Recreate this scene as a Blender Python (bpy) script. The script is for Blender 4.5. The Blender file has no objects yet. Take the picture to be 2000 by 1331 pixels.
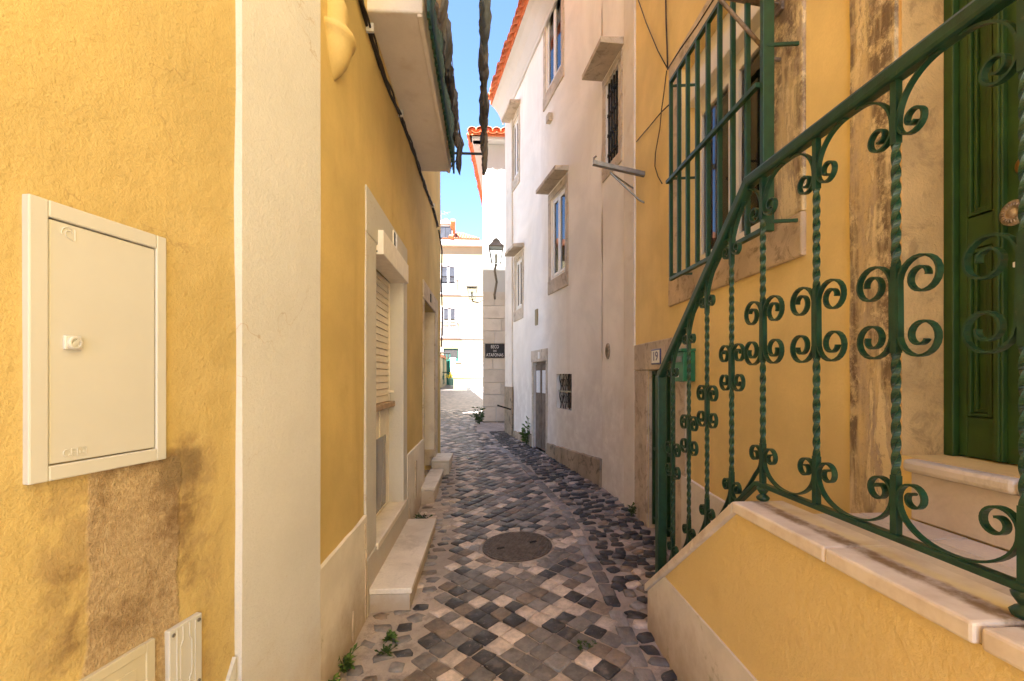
import bpy, math, random
from mathutils import Matrix, Vector, noise as mnoise
R = math.radians
# ------------------------------------------------------------------ camera, sky, sun, exposure
sc = bpy.context.scene
F = 900.0                       # focal length in photo pixels (2000 px wide)
U0, VH = 951.0, 737.0           # vanishing point of the alley and the horizon row in the photo
YAW = math.atan((1000 - U0) / F)
ZC = 1.5                        # eye height above the paving at the camera
cam = bpy.data.cameras.new("camera")
cam.sensor_width = 36.0; cam.lens = 36.0 * F / 2000.0
cam.shift_y = (VH - 665.5) / 2000.0
cam.clip_start = 0.02; cam.clip_end = 500
cam_o = bpy.data.objects.new("camera", cam); sc.collection.objects.link(cam_o)
cam_o.location = (0, 0, ZC); cam_o.rotation_euler = (R(90), 0, -YAW)
sc.camera = cam_o
SUN_AZ, SUN_EL = 40.0, 55.0     # degrees to the left of straight behind the camera, height
world = bpy.data.worlds.new("World"); sc.world = world; world.use_nodes = True
wn = world.node_tree; bg = wn.nodes["Background"]
sky = wn.nodes.new("ShaderNodeTexSky"); sky.sky_type = 'NISHITA'; sky.sun_disc = False
sky.sun_elevation = R(SUN_EL); sky.sun_rotation = R(180 + SUN_AZ)
sky.altitude = 2500; sky.air_density = 1.0; sky.dust_density = 0.0; sky.ozone_density = 1.0
wn.links.new(sky.outputs[0], bg.inputs[0]); bg.inputs[1].default_value = 0.055
sun = bpy.data.lights.new("sun", 'SUN'); sun.energy = 5.0; sun.angle = R(0.53); sun.color = (1, .965, .90)
sun_o = bpy.data.objects.new("sun", sun); sc.collection.objects.link(sun_o)
_d = Vector((math.sin(R(SUN_AZ)) * math.cos(R(SUN_EL)), math.cos(R(SUN_AZ)) * math.cos(R(SUN_EL)), -math.sin(R(SUN_EL))))
sun_o.rotation_euler = _d.to_track_quat('-Z', 'Y').to_euler(); sun_o.location = (-8, -8, 20)
vs = sc.view_settings
sc.display_settings.display_device = 'sRGB'
vs.view_transform = 'Standard'; vs.look = 'None'; vs.gamma = 1.0; vs.use_curve_mapping = False
vs.exposure = 3.37
try:
    vs.use_white_balance = True; vs.white_balance_temperature = 5900; vs.white_balance_tint = 10
except Exception: pass
sc.cycles.use_denoising = True
sc.cycles.max_bounces = 10; sc.cycles.diffuse_bounces = 8; sc.cycles.glossy_bounces = 4
sc.cycles.caustics_reflective = False; sc.cycles.caustics_refractive = False
sc.cycles.sample_clamp_indirect = 10

# ------------------------------------------------------------------ pixel rays and wall frames
def ray(u, v):
    xc, zc = (u - 1000) / F, (VH - v) / F
    c, s = math.cos(YAW), math.sin(YAW)
    return Vector((xc * c + s, -xc * s + c, zc))
def on_x(u, v, X):
    r = ray(u, v); k = X / r.x; return Vector((X, r.y * k, ZC + r.z * k))
def on_y(u, v, Y):
    r = ray(u, v); k = Y / r.y; return Vector((r.x * k, Y, ZC + r.z * k))
def on_z(u, v, z):
    r = ray(u, v); k = (z - ZC) / r.z; return Vector((r.x * k, r.y * k, z))
class Frame:
    """A vertical wall plane: s runs along it to the right as seen from the street, y points into the wall."""
    def __init__(s, O, t):
        s.O = Vector((O[0], O[1], 0)); s.t = Vector((t[0], t[1], 0)).normalized()
        s.n = Vector((s.t.y, -s.t.x, 0))         # out of the wall
        m = Matrix.Identity(4)
        for i in range(3): m[i][0] = s.t[i]; m[i][1] = -s.n[i]; m[i][3] = s.O[i]
        s.M = m
    def hit(s, u, v, proud=0.0):
        r = ray(u, v); P0 = s.O + s.n * proud
        k = (P0.dot(s.n)) / (r.x * s.n.x + r.y * s.n.y)
        p = Vector((r.x * k, r.y * k, ZC + r.z * k))
        return (Vector((p.x, p.y, 0)) - s.O).dot(s.t), p.z
    def S(s, u, proud=0.0): return s.hit(u, VH, proud)[0]
    def Z(s, u, v, proud=0.0): return s.hit(u, v, proud)[1]
    def W(s, a, y, z): return s.M @ Vector((a, y, z))
def vdir(vp):
    r = ray(vp, VH); return Vector((r.x, r.y)).normalized()
def lin(tab, y):
    if y <= tab[0][0]: return tab[0][1]
    for (a, p), (b, q) in zip(tab, tab[1:]):
        if y <= b: return p + (q - p) * (y - a) / (b - a)
    return tab[-1][1]
XL, XR, XP = -.73, 1.38, .90
GL = [(-8, -1.62), (0, -1.52), (2, -1.46), (3, -1.43), (4.9, -1.40), (6, -1.31), (7, -1.25), (9, -1.15), (11, -1.07), (15, -.95), (20, -.8), (30, -.5), (60, .4)]
GR = [(-8, -1.62), (0, -1.50), (2.2, -1.41), (3, -1.35), (4, -1.28), (5.1, -1.22), (7, -1.15), (9, -1.16), (11, -1.09), (15, -.95), (20, -.8), (30, -.5), (60, .4)]
def gz(x, y):
    w = min(1, max(0, (x - XL) / (XR - XL)))
    return ZC + lin(GL, y) * (1 - w) + lin(GR, y) * w

# ------------------------------------------------------------------ mesh builder
class MB:
    def __init__(s): s.v = []; s.f = []; s.m = []
    def add(s, vs, fs, mi=0):
        o = len(s.v); s.v += [tuple(p) for p in vs]
        for f in fs: s.f.append([i + o for i in f]); s.m.append(mi)
        return s
    def box(s, x0, x1, y0, y1, z0, z1, mi=0):
        x0, x1 = min(x0, x1), max(x0, x1); y0, y1 = min(y0, y1), max(y0, y1); z0, z1 = min(z0, z1), max(z0, z1)
        return s.add([(x0,y0,z0),(x1,y0,z0),(x1,y1,z0),(x0,y1,z0),(x0,y0,z1),(x1,y0,z1),(x1,y1,z1),(x0,y1,z1)],
                     [(0,3,2,1),(4,5,6,7),(0,1,5,4),(1,2,6,5),(2,3,7,6),(3,0,4,7)], mi)
    def prism(s, pts, y0, y1, mi=0):
        """polygon in (x,z), counter-clockwise seen from -y, extruded from y0 (front) to y1"""
        n = len(pts)
        vs = [(p[0], y0, p[1]) for p in pts] + [(p[0], y1, p[1]) for p in pts]
        fs = [list(range(n)), list(range(2*n-1, n-1, -1))] + [(i, n+i, n+(i+1) % n, (i+1) % n) for i in range(n)]
        return s.add(vs, fs, mi)
    def hexa(s, a, b, mi=0):
        """two quads a (front) and b (back) of 4 points each"""
        return s.add(list(a) + list(b), [(0,1,2,3),(7,6,5,4),(0,4,5,1),(1,5,6,2),(2,6,7,3),(3,7,4,0)], mi)
    def tube(s, pts, r, n=8, mi=0, cap=True):
        P = [Vector(p) for p in pts]; rs = r if isinstance(r, (list, tuple)) else [r] * len(P)
        up = Vector((.13, .27, .95)).normalized(); vs = []; prev = None
        for i, p in enumerate(P):
            t = (P[min(i+1, len(P)-1)] - P[max(i-1, 0)]).normalized()
            if prev is None:
                a = t.cross(up); a = a if a.length > .1 else t.cross(Vector((1, 0, 0)))
            else: a = prev - t * prev.dot(t)
            a.normalize(); prev = a; b = t.cross(a)
            for k in range(n):
                q = 2 * math.pi * k / n
                vs.append(p + (a * math.cos(q) + b * math.sin(q)) * rs[i])
        fs = [(i*n+k, i*n+(k+1) % n, (i+1)*n+(k+1) % n, (i+1)*n+k) for i in range(len(P)-1) for k in range(n)]
        if cap: fs += [list(range(n-1, -1, -1)), list(range((len(P)-1)*n, len(P)*n))]
        return s.add(vs, fs, mi)
    def bar(s, p, q, w, h, up=(0, 0, 1), mi=0):
        """square-section bar from p to q; w across, h along up"""
        p, q = Vector(p), Vector(q); t = (q - p).normalized(); up = Vector(up)
        a = t.cross(up)
        if a.length < .01: a = t.cross(Vector((1, 0, 0)))
        a.normalize(); b = a.cross(t).normalized(); a *= w / 2; b *= h / 2
        return s.hexa([p-a-b, p+a-b, p+a+b, p-a+b], [q-a-b, q+a-b, q+a+b, q-a+b], mi)
    def lathe(s, prof, n=16, M=None, mi=0, a0=0, a1=None):
        """profile of (r, h) turned about local z; M places it"""
        full = a1 is None; a1 = 2 * math.pi if full else a1; M = M or Matrix.Identity(4); vs = []
        k = n if full else n + 1
        for (r, h) in prof:
            for i in range(k):
                q = a0 + (a1 - a0) * i / n; vs.append(M @ Vector((r * math.cos(q), r * math.sin(q), h)))
        fs = [(j*k+i, j*k+(i+1) % k, (j+1)*k+(i+1) % k, (j+1)*k+i) for j in range(len(prof)-1) for i in range(n)]
        return s.add(vs, fs, mi)
    def strip(s, pts, w, t, x=0.0, mi=0):
        """flat iron: planar curve pts (y,z), t thick in the curve plane, w wide along x"""
        n = len(pts); vs = []
        for i in range(n):
            a, b = pts[max(0, i-1)], pts[min(n-1, i+1)]
            dy, dz = b[0]-a[0], b[1]-a[1]; L = math.hypot(dy, dz) or 1
            ny, nz = -dz/L*t/2, dy/L*t/2; y, z = pts[i]
            vs += [(x-w/2, y-ny, z-nz), (x+w/2, y-ny, z-nz), (x+w/2, y+ny, z+nz), (x-w/2, y+ny, z+nz)]
        fs = [(i*4+k, i*4+(k+1) % 4, (i+1)*4+(k+1) % 4, (i+1)*4+k) for i in range(n-1) for k in range(4)]
        fs += [(3, 2, 1, 0), ((n-1)*4, (n-1)*4+1, (n-1)*4+2, (n-1)*4+3)]
        return s.add(vs, fs, mi)
    def mesh(s, name, mats, smooth=False):
        me = bpy.data.meshes.new(name); me.from_pydata(s.v, [], s.f)
        for m in (mats if isinstance(mats, (list, tuple)) else [mats]): me.materials.append(m)
        me.polygons.foreach_set("material_index", s.m)
        if smooth: me.polygons.foreach_set("use_smooth", [True] * len(me.polygons))
        me.update(); return me
    def build(s, name, mats, parent=None, frame=None, smooth=False, bevel=0, seg=2):
        return link(name, s.mesh(name, mats, smooth), parent, frame, bevel, seg)
def link(name, me, parent=None, frame=None, bevel=0, seg=2):
    o = bpy.data.objects.new(name, me); sc.collection.objects.link(o)
    if parent: o.parent = parent
    if frame is not None:
        M = frame.M.copy()
        if parent: M = WM(parent).inverted() @ M
        o.matrix_basis = M
    if bevel:
        b = o.modifiers.new("bevel", 'BEVEL'); b.width = bevel; b.segments = seg; b.limit_method = 'ANGLE'; b.angle_limit = R(40)
        b.harden_normals = False
    return o
def WM(o):
    M = o.matrix_basis.copy()
    while o.parent: o = o.parent; M = o.matrix_basis @ M
    return M
def tag(o, label, cat, group=None):
    o["label"] = label; o["category"] = cat
    if group: o["group"] = group
    return o
def thing(name, label, cat, loc=(0, 0, 0), group=None):
    o = bpy.data.objects.new(name, None); sc.collection.objects.link(o); o.location = loc; o.empty_display_size = .1
    return tag(o, label, cat, group)
def text_mesh(txt, size, mat, depth=.002, spacing=1.0):
    cu = bpy.data.curves.new("lettering", 'FONT'); cu.body = txt; cu.size = size; cu.extrude = depth
    cu.align_x = 'CENTER'; cu.align_y = 'CENTER'; cu.space_character = spacing
    o = bpy.data.objects.new("lettering_tmp", cu); sc.collection.objects.link(o)
    bpy.context.view_layer.update()
    me = bpy.data.meshes.new_from_object(o.evaluated_get(bpy.context.evaluated_depsgraph_get()))
    bpy.data.objects.remove(o); me.materials.clear(); me.materials.append(mat)
    me.transform(Matrix.Rotation(R(90), 4, 'X'))      # stands in the wall plane, faces -y
    return me
def nz(x, y, z, sc_=1.0): return mnoise.noise(Vector((x, y, z)) * sc_)

# ------------------------------------------------------------------ materials
MATS = {}
class N:
    def __init__(s, name):
        s.mat = bpy.data.materials.new(name); s.mat.use_nodes = True
        s.nt = s.mat.node_tree; s.b = s.nt.nodes["Principled BSDF"]; s.b.inputs["Specular IOR Level"].default_value = .3
        MATS[name] = s.mat; s._o = None; s._h = []
    def n(s, t, **k):
        x = s.nt.nodes.new(t)
        for a, b in k.items(): setattr(x, a, b)
        return x
    def obj(s):
        if s._o is None: s._o = s.n("ShaderNodeTexCoord").outputs["Object"]
        return s._o
    def info(s): return s.n("ShaderNodeObjectInfo").outputs["Random"]
    def l(s, a, b): s.nt.links.new(a, b)
    def put(s, sock, v):
        if hasattr(v, "is_linked") or isinstance(v, bpy.types.NodeSocket): s.l(v, sock)
        else: sock.default_value = v
    def noise(s, scale, detail=4, rough=.55, vec=None, dist=0, stretch=None):
        x = s.n("ShaderNodeTexNoise"); v = vec or s.obj()
        if stretch:
            m = s.n("ShaderNodeMapping"); m.inputs["Scale"].default_value = stretch; s.l(v, m.inputs[0]); v = m.outputs[0]
        s.l(v, x.inputs["Vector"]); x.inputs["Scale"].default_value = scale; x.inputs["Detail"].default_value = detail
        x.inputs["Roughness"].default_value = rough; x.inputs["Distortion"].default_value = dist
        return x.outputs["Fac"]
    def voro(s, scale, feature='F1', vec=None, out="Distance"):
        x = s.n("ShaderNodeTexVoronoi"); x.feature = feature; s.l(vec or s.obj(), x.inputs["Vector"]); x.inputs["Scale"].default_value = scale
        return x.outputs[out]
    def ramp(s, fac, *stops):
        x = s.n("ShaderNodeValToRGB"); e = x.color_ramp.elements
        while len(e) < len(stops): e.new(.5)
        for i, (p, c) in enumerate(stops):
            e[i].position = p; e[i].color = (c, c, c, 1) if isinstance(c, (int, float)) else (*c, 1)
        s.put(x.inputs[0], fac); return x.outputs[0]
    def mr(s, v, a, b, c=0.0, d=1.0, smooth=True):
        x = s.n("ShaderNodeMapRange"); x.interpolation_type = 'SMOOTHSTEP' if smooth else 'LINEAR'
        s.put(x.inputs[0], v); x.inputs[1].default_value = a; x.inputs[2].default_value = b; x.inputs[3].default_value = c; x.inputs[4].default_value = d
        return x.outputs[0]
    def math(s, op, a, b=0.0):
        x = s.n("ShaderNodeMath", operation=op); s.put(x.inputs[0], a); s.put(x.inputs[1], b); return x.outputs[0]
    def mix(s, f, a, b, mode='MIX'):
        x = s.n("ShaderNodeMix", data_type='RGBA', blend_type=mode)
        s.put(x.inputs[0], f)
        for i, c in ((6, a), (7, b)):
            if isinstance(c, tuple): x.inputs[i].default_value = (*c, 1) if len(c) == 3 else c
            else: s.l(c, x.inputs[i])
        return x.outputs[2]
    def xyz(s):
        x = s.n("ShaderNodeSeparateXYZ"); s.l(s.obj(), x.inputs[0]); return x.outputs
    def color(s, c):
        i = s.b.inputs["Base Color"]
        if isinstance(c, tuple): i.default_value = (*c, 1)
        else: s.l(c, i)
    def rough(s, r): s.put(s.b.inputs["Roughness"], r)
    def bump(s, h, strength=.3, dist=.01):
        x = s.n("ShaderNodeBump"); x.inputs["Strength"].default_value = strength; x.inputs["Distance"].default_value = dist
        s.l(h, x.inputs["Height"])
        if s._h: s.l(s._h[-1], x.inputs["Normal"])
        s._h.append(x.outputs[0]); s.l(x.outputs[0], s.b.inputs["Normal"])
def sh(c, k): return tuple(min(1, max(0, x * k)) for x in c)

def plaster(name, c, k=.12, grain=90, gb=.25, trowel=14, tb=.3, blotch=(.72, .55, .5), bamt=.35, rough=.92, streak=.15):
    m = N(name)
    big = m.noise(1.3, 5, .6); mid = m.noise(6, 4, .6); fine = m.noise(grain, 3, .6)
    col = m.mix(m.mr(big, .32, .68), sh(c, 1 - k), sh(c, 1 + k * .55))
    col = m.mix(m.math('MULTIPLY', m.mr(mid, .52, .78), bamt), col, tuple(a * b for a, b in zip(c, blotch)))
    st = m.noise(3.2, 4, .6, stretch=(1, 1, .1))
    col = m.mix(m.math('MULTIPLY', m.mr(st, .55, .78), streak), col, tuple(a * b for a, b in zip(c, (.6, .5, .42))))
    col = m.mix(m.mr(fine, .3, .7, 0, .22), col, sh(c, .8))
    m.color(col); m.rough(rough)
    m.bump(m.noise(trowel, 6, .66, dist=.15), tb, .012); m.bump(fine, gb, .004)
    return m
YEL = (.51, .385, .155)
WHT = (.585, .57, .555)
# --- frames of the walls (needed by some materials for the place of stains)
yc_ = on_x(617, VH, XL).y
W2 = Frame((XL, 0), (0, 1))                                   # left house, alley face: s = y
W1 = Frame((XL, yc_), vdir(1150))                             # left house, near face: s <= 0
WR = Frame((XR, 0), (0, -1))                                  # right house: s = -y
yj_ = on_x(1240, VH, XR).y
WA = Frame((XR, yj_), -vdir(850))                             # white house, short facet
_k = WA.W(WA.S(1176), 0, 0)
WB = Frame((_k.x, _k.y), -vdir(770))                          # white house, long face
YC = 11.0
WC = Frame((0, YC), (1, 0))                                   # corner house with the street sign
YF = 30.0
WF = Frame((0, YF), (1, 0))                                   # far house

def boxmask(m, x, z, x0, x1, z0, z1, soft, wob, wscale):
    d = m.math('MULTIPLY', m.math('SUBTRACT', m.noise(wscale, 5, .65), .5), wob)
    xx = m.math('ADD', x, d); zz = m.math('ADD', z, m.math('MULTIPLY', m.math('SUBTRACT', m.noise(wscale * 1.3, 5, .6, dist=.4), .5), wob))
    a = m.math('MULTIPLY', m.mr(xx, x0 - soft, x0 + soft), m.mr(xx, x1 - soft, x1 + soft, 1, 0))
    b = m.math('MULTIPLY', m.mr(zz, z0 - soft, z0 + soft), m.mr(zz, z1 - soft, z1 + soft, 1, 0))
    return m.math('MULTIPLY', a, b)

# near yellow wall with the bare render patch and soot under the cabinet
m = N("yellow_plaster_stained"); X, Y_, Z_ = m.xyz()
big = m.noise(1.6, 5, .6); fine = m.noise(160, 3, .6); mid = m.noise(9, 5, .6)
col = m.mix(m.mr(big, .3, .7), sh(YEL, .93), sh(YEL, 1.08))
col = m.mix(m.mr(mid, .55, .8, 0, .25), col, (.60, .44, .19))
col = m.mix(m.mr(fine, .3, .7, 0, .2), col, sh(YEL, .78))
s0, s1 = W1.S(168), W1.S(348); za, zb = 0.0, W1.Z(200, 915)
tan = m.mix(m.mr(m.noise(70, 4, .7), .35, .7), (.34, .245, .145), (.50, .385, .245))
patch = boxmask(m, X, Z_, s0, s1, -.5, zb, .006, .07, 4)
wide = boxmask(m, X, Z_, W1.S(70), W1.S(425), -.5, zb + .03, .03, .22, 3.2)
col = m.mix(m.math('MULTIPLY', wide, m.mr(m.noise(7, 6, .68), .42, .6, 0, .6)), col, (.34, .24, .12))
col = m.mix(m.math('MULTIPLY', patch, .88), col, tan)
soot = boxmask(m, X, Z_, W1.S(90), W1.S(400), zb - .42, zb + .04, .05, .3, 2.8)
col = m.mix(m.math('MULTIPLY', soot, m.mr(m.noise(5.5, 6, .7, dist=.15), .42, .66, 0, .85)), col, (.17, .10, .045))
pat = m.mr(m.noise(2.3, 3, .5, dist=.6), .60, .615); col = m.mix(m.math('MULTIPLY', pat, .2), col, (.58, .45, .22))
crk = m.mr(m.math('ABSOLUTE', m.math('SUBTRACT', m.noise(1.7, 6, .62, dist=.4), .5)), 0, .005, 1, 0); crk = m.math('MULTIPLY', crk, m.mr(m.noise(1.9, 2), .52, .6)); col = m.mix(m.math('MULTIPLY', crk, .35), col, (.24, .16, .07))
col = m.mix(m.math('MULTIPLY', m.mr(Z_, .3, 1.0, 1, 0), m.mr(m.noise(5, 6, .7), .46, .66, 0, .55)), col, (.36, .25, .12))
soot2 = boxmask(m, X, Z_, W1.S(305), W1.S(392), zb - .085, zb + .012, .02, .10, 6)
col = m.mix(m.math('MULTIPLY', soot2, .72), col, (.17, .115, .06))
m.color(col); m.rough(.93)
m.bump(m.noise(13, 5, .6), .45, .02); m.bump(m.noise(70, 5, .75), .55, .008)
gr = m.math('MULTIPLY', patch, m.noise(230, 2, .6)); m.bump(gr, .8, .006); m.bump(fine, .25, .004)

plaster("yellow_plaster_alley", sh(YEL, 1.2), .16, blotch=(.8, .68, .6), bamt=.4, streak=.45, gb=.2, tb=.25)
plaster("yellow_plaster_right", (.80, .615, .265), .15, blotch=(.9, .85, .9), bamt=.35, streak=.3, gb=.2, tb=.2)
plaster("yellow_plaster_stair", (.78, .605, .27), .06, grain=120, trowel=26, tb=.6, gb=.25, bamt=.15, streak=.12)
m = N("white_plaster"); X, Y_, Z_ = m.xyz(); fine = m.noise(110, 4, .65)
col = m.mix(m.mr(m.noise(1.6, 6, .65), .3, .7), sh(WHT, .93), sh(WHT, 1.03)); col = m.mix(m.mr(fine, .35, .75, 0, .25), col, sh(WHT, .82))
col = m.mix(m.mr(m.noise(4, 5, .65, stretch=(1, 1, .12)), .56, .75, 0, .3), col, (.60, .52, .43))
col = m.mix(m.mr(m.noise(13, 7, .75), .66, .70, 0, .55), col, (.52, .43, .34))
dirt = m.math('MULTIPLY', m.mr(m.math('ADD', Z_, m.math('MULTIPLY', m.noise(4, 6, .68), .7)), .45, .95, 1, 0), .65); col = m.mix(dirt, col, (.46, .37, .27))
crk = m.mr(m.math('ABSOLUTE', m.math('SUBTRACT', m.noise(2.1, 5, .6, dist=.5), .5)), 0, .006, 1, 0); crk = m.math('MULTIPLY', crk, m.mr(m.noise(1.3, 2), .5, .6)); col = m.mix(m.math('MULTIPLY', crk, .6), col, (.40, .32, .24))
m.color(col); m.rough(.92); m.bump(m.noise(70, 5, .7), .5, .007); m.bump(fine, .35, .004); m.bump(m.noise(2.5, 4, .6), .25, .03)
plaster("cream_plaster", (.76, .70, .62), .12, blotch=(.72, .62, .52), bamt=.5, streak=.4, trowel=8, tb=.35)
plaster("far_plaster", (.33, .27, .16), .04, bamt=.1, streak=.1)
plaster("far_white", (.62, .60, .56), .04, bamt=.1, streak=.1)
# long white wall: worn, with grey damp towards the ground
m = N("white_plaster_worn"); X, Y_, Z_ = m.xyz()
c = (.88, .835, .77); big = m.noise(.9, 6, .62, dist=.5); mid = m.noise(5, 5, .65)
col = m.mix(m.mr(big, .35, .68), sh(c, .90), sh(c, 1.06))
st = m.noise(2.6, 5, .65, stretch=(1, 1, .12)); col = m.mix(m.mr(st, .5, .75, 0, .4), col, (.74, .66, .57))
damp = m.math('MULTIPLY', m.mr(m.math('ADD', Z_, m.math('MULTIPLY', m.math('SUBTRACT', m.noise(1.1, 5, .6), .5), 1.6)), .9, 2.1, 1, 0), m.mr(mid, .3, .62))
col = m.mix(m.math('MULTIPLY', damp, .5), col, (.58, .52, .46))
scuff = m.mr(m.noise(11, 6, .72), .64, .72, 0, .6); col = m.mix(m.math('MULTIPLY', scuff, m.mr(Z_, 1.2, 2.2, 1, 0)), col, (.42, .37, .33))
m.color(col); m.rough(.9); m.bump(m.noise(7, 5, .6), .22, .012); m.bump(m.noise(110, 3, .6), .2, .003)
# white dado: peeling, dirty along the foot
m = N("white_dado_worn"); X, Y_, Z_ = m.xyz()
c = (.77, .72, .66); col = m.mix(m.mr(m.noise(3, 5, .6), .35, .7), sh(c, .88), sh(c, 1.05))
dirt = m.math('MULTIPLY', m.mr(m.math('ADD', Z_, m.math('MULTIPLY', m.noise(5, 5, .65), .5)), .32, .72, 1, 0), .75)
col = m.mix(dirt, col, (.36, .26, .16))
moss = m.mr(m.noise(7, 6, .7), .60, .70, 0, .5); col = m.mix(m.math('MULTIPLY', moss, m.mr(Z_, .25, .75, 1, 0)), col, (.24, .22, .08))
m.color(col); m.rough(.9); m.bump(m.noise(16, 6, .66, dist=.6), .4, .012); m.bump(m.noise(120, 3, .6), .25, .003)

def stone(name, c, dark, k=.55, spots=.5, scale=6, rough=.85, bump=.5, rnd=0.0, warm=None):
    m = N(name); vec = m.obj()
    if rnd:
        a = m.n("ShaderNodeVectorMath", operation='ADD'); m.l(vec, a.inputs[0])
        q = m.n("ShaderNodeCombineXYZ"); r = m.info()
        for i in range(3): m.l(m.math('MULTIPLY', r, 17.3 + 11 * i), q.inputs[i])
        m.l(q.outputs[0], a.inputs[1]); vec = a.outputs[0]
    big = m.noise(scale * .4, 5, .62, vec=vec); mid = m.noise(scale, 6, .7, vec=vec, dist=.6); fine = m.noise(scale * 16, 3, .65, vec=vec)
    col = m.mix(m.mr(big, .3, .7), sh(c, 1.08), tuple(a * (1 - k) + b * k for a, b in zip(c, warm or dark)))
    col = m.mix(m.mr(mid, .50, .66, 0, spots), col, dark)
    col = m.mix(m.mr(fine, .35, .7, 0, .25), col, sh(c, .7))
    if rnd: col = m.mix(1.0, col, m.ramp(m.info(), (0, 1 - rnd), (1, 1.0)), 'MULTIPLY')
    m.color(col); m.rough(rough); m.bump(mid, bump, .012); m.bump(fine, bump * .5, .003)
    return m
m = N("jamb_stone_flaky")
base = m.mix(m.mr(m.noise(4, 6, .7, stretch=(1, 1, .35)), .38, .62), (.68, .52, .25), (.47, .37, .26))
fl = m.mr(m.noise(6, 7, .75, dist=.5, stretch=(1.6, 1, .4)), .50, .525); base = m.mix(fl, base, (.74, .60, .34))
dk = m.math('MULTIPLY', m.mr(m.noise(2.6, 5, .65, stretch=(3.2, 1, .4)), .42, .58), m.mr(m.noise(13, 7, .8), .38, .56))
base = m.mix(m.math('MULTIPLY', dk, .9), base, (.15, .10, .06)); base = m.mix(m.mr(m.noise(60, 4, .7), .55, .75, 0, .6), base, (.30, .21, .12))
m.color(base); m.rough(.9); m.bump(fl, .5, .006); m.bump(m.noise(15, 7, .78), .7, .012); m.bump(m.noise(80, 3, .7), .5, .004)
stone("reveal_stone", (.70, .45, .17), (.34, .21, .08), .5, .7, 8, bump=.9)
stone("window_stone", (.62, .49, .33), (.17, .12, .07), .35, .85, 9, bump=.8)
stone("lioz_trim", (.62, .53, .42), (.24, .185, .125), .4, .65, 9, bump=.6)
stone("quoin_stone", (.76, .68, .58), (.50, .42, .33), .3, .25, 5, bump=.35, rnd=.12)
stone("plinth_stone", (.46, .36, .25), (.10, .085, .055), .45, .85, 7, bump=1.0, rnd=.2)
stone("step_marble", (.76, .69, .60), (.40, .34, .27), .55, .55, 4, rough=.55, bump=.25)
stone("landing_marble", (.68, .60, .51), (.40, .31, .23), .4, .25, 5, rough=.6, bump=.15, rnd=.12)
stone("coping_marble", (.76, .68, .59), (.34, .24, .14), .3, .35, 6, rough=.6, bump=.25, rnd=.08)
# coping of the landing with the rusty stain that runs along the rail foot (local x is across the slab)
m = N("coping_stained"); X, Y_, Z_ = m.xyz()
col = m.mix(m.mr(m.noise(6, 5, .65), .35, .7), (.78, .70, .61), (.60, .50, .41))
w = m.math('ADD', X, m.math('MULTIPLY', m.math('SUBTRACT', m.noise(9, 5, .7), .5), .05))
rs = m.math('MULTIPLY', m.mr(w, .052, .075), m.mr(w, .095, .115, 1, 0))
col = m.mix(m.math('MULTIPLY', rs, m.mr(m.noise(14, 5, .7), .3, .62, .3, .92)), col, (.20, .115, .04))
m.color(col); m.rough(.6); m.bump(m.noise(22, 5, .65), .2, .006)

def flat(name, c, rough=.5, metal=0.0, k=.15, scale=20, bump=0.0, spec=None, wear=None, wamt=.5):
    m = N(name); a = m.noise(scale, 5, .62); col = m.mix(m.mr(a, .3, .7), sh(c, 1 - k), sh(c, 1 + k))
    if wear: col = m.mix(m.mr(m.noise(scale * 2.2, 6, .7), .62, .70, 0, wamt), col, wear)
    m.color(col); m.rough(rough); m.b.inputs["Metallic"].default_value = metal
    if bump: m.bump(m.noise(scale * 3, 4, .65), bump, .003)
    if spec is not None: m.b.inputs["Specular IOR Level"].default_value = spec
    return m
flat("green_iron", (.011, .046, .024), .38, 0, .25, 25, .25, .5, (.10, .11, .07), .55)
flat("green_bars", (.015, .055, .02), .42, 0, .2, 25, .2, .5, (.05, .06, .03), .3)
flat("green_door_paint", (.026, .062, .010), .38, 0, .22, 9, .15, .45, (.05, .05, .015), .3)
flat("green_far", (.02, .12, .08), .5, 0, .1)
flat("green_mailbox", (.02, .17, .075), .35, 0, .1, 12, .05, .5)
flat("cream_plastic", (.51, .505, .50), .42, 0, .02, 6, 0, .4)
flat("pale_glass_cover", (.50, .46, .36), .22, 0, .05, 4, 0, .5)
flat("white_pvc", (.80, .76, .70), .4, 0, .03, 8, 0, .45)
flat("shutter_white", (.76, .70, .62), .5, 0, .05, 10, .05, .4)
flat("white_wood", (.78, .73, .66), .55, 0, .06, 14, .1)
flat("grey_wood", (.17, .125, .09), .85, 0, .25, 10, .3, None, (.28, .24, .2), .5)
flat("sill_wood", (.40, .29, .20), .7, 0, .2, 18, .3)
flat("screw_steel", (.25, .24, .22), .45, .8)
flat("rusty_steel", (.20, .145, .10), .7, .2, .35, 40, .4, None, (.30, .13, .05), .6)
flat("black_iron", (.025, .022, .02), .55, .1, .3, 30, .25, None, (.10, .06, .035), .4)
flat("black_cable", (.035, .028, .022), .6, 0, .3, 30)
flat("brass", (.62, .30, .07), .32, .9, .2, 30, .2)
flat("bronze_knob", (.42, .34, .26), .38, .75, .3, 60, .35)
flat("blue_enamel", (.05, .06, .20), .3, 0, .1)
flat("white_enamel", (.80, .77, .72), .3, 0, .03)
flat("slate_sign", (.035, .034, .036), .6, 0, .2, 20)
flat("sign_white", (.80, .78, .75), .6, 0, .03)
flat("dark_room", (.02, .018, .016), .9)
flat("curtain", (.62, .55, .47), .9, 0, .12, 14)
flat("far_pane", (.05, .05, .055), .3, 0, .2, 3)
flat("lace", (.72, .70, .68), .9, 0, .1, 40)
flat("terracotta", (.62, .19, .075), .8, 0, .22, 12, .3, None, (.42, .13, .05), .6)
flat("terracotta_pale", (.36, .13, .06), .8, 0, .2, 12, .3)
flat("cloth_black", (.04, .04, .05), .95, 0, .3, 18, .4)
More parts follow.
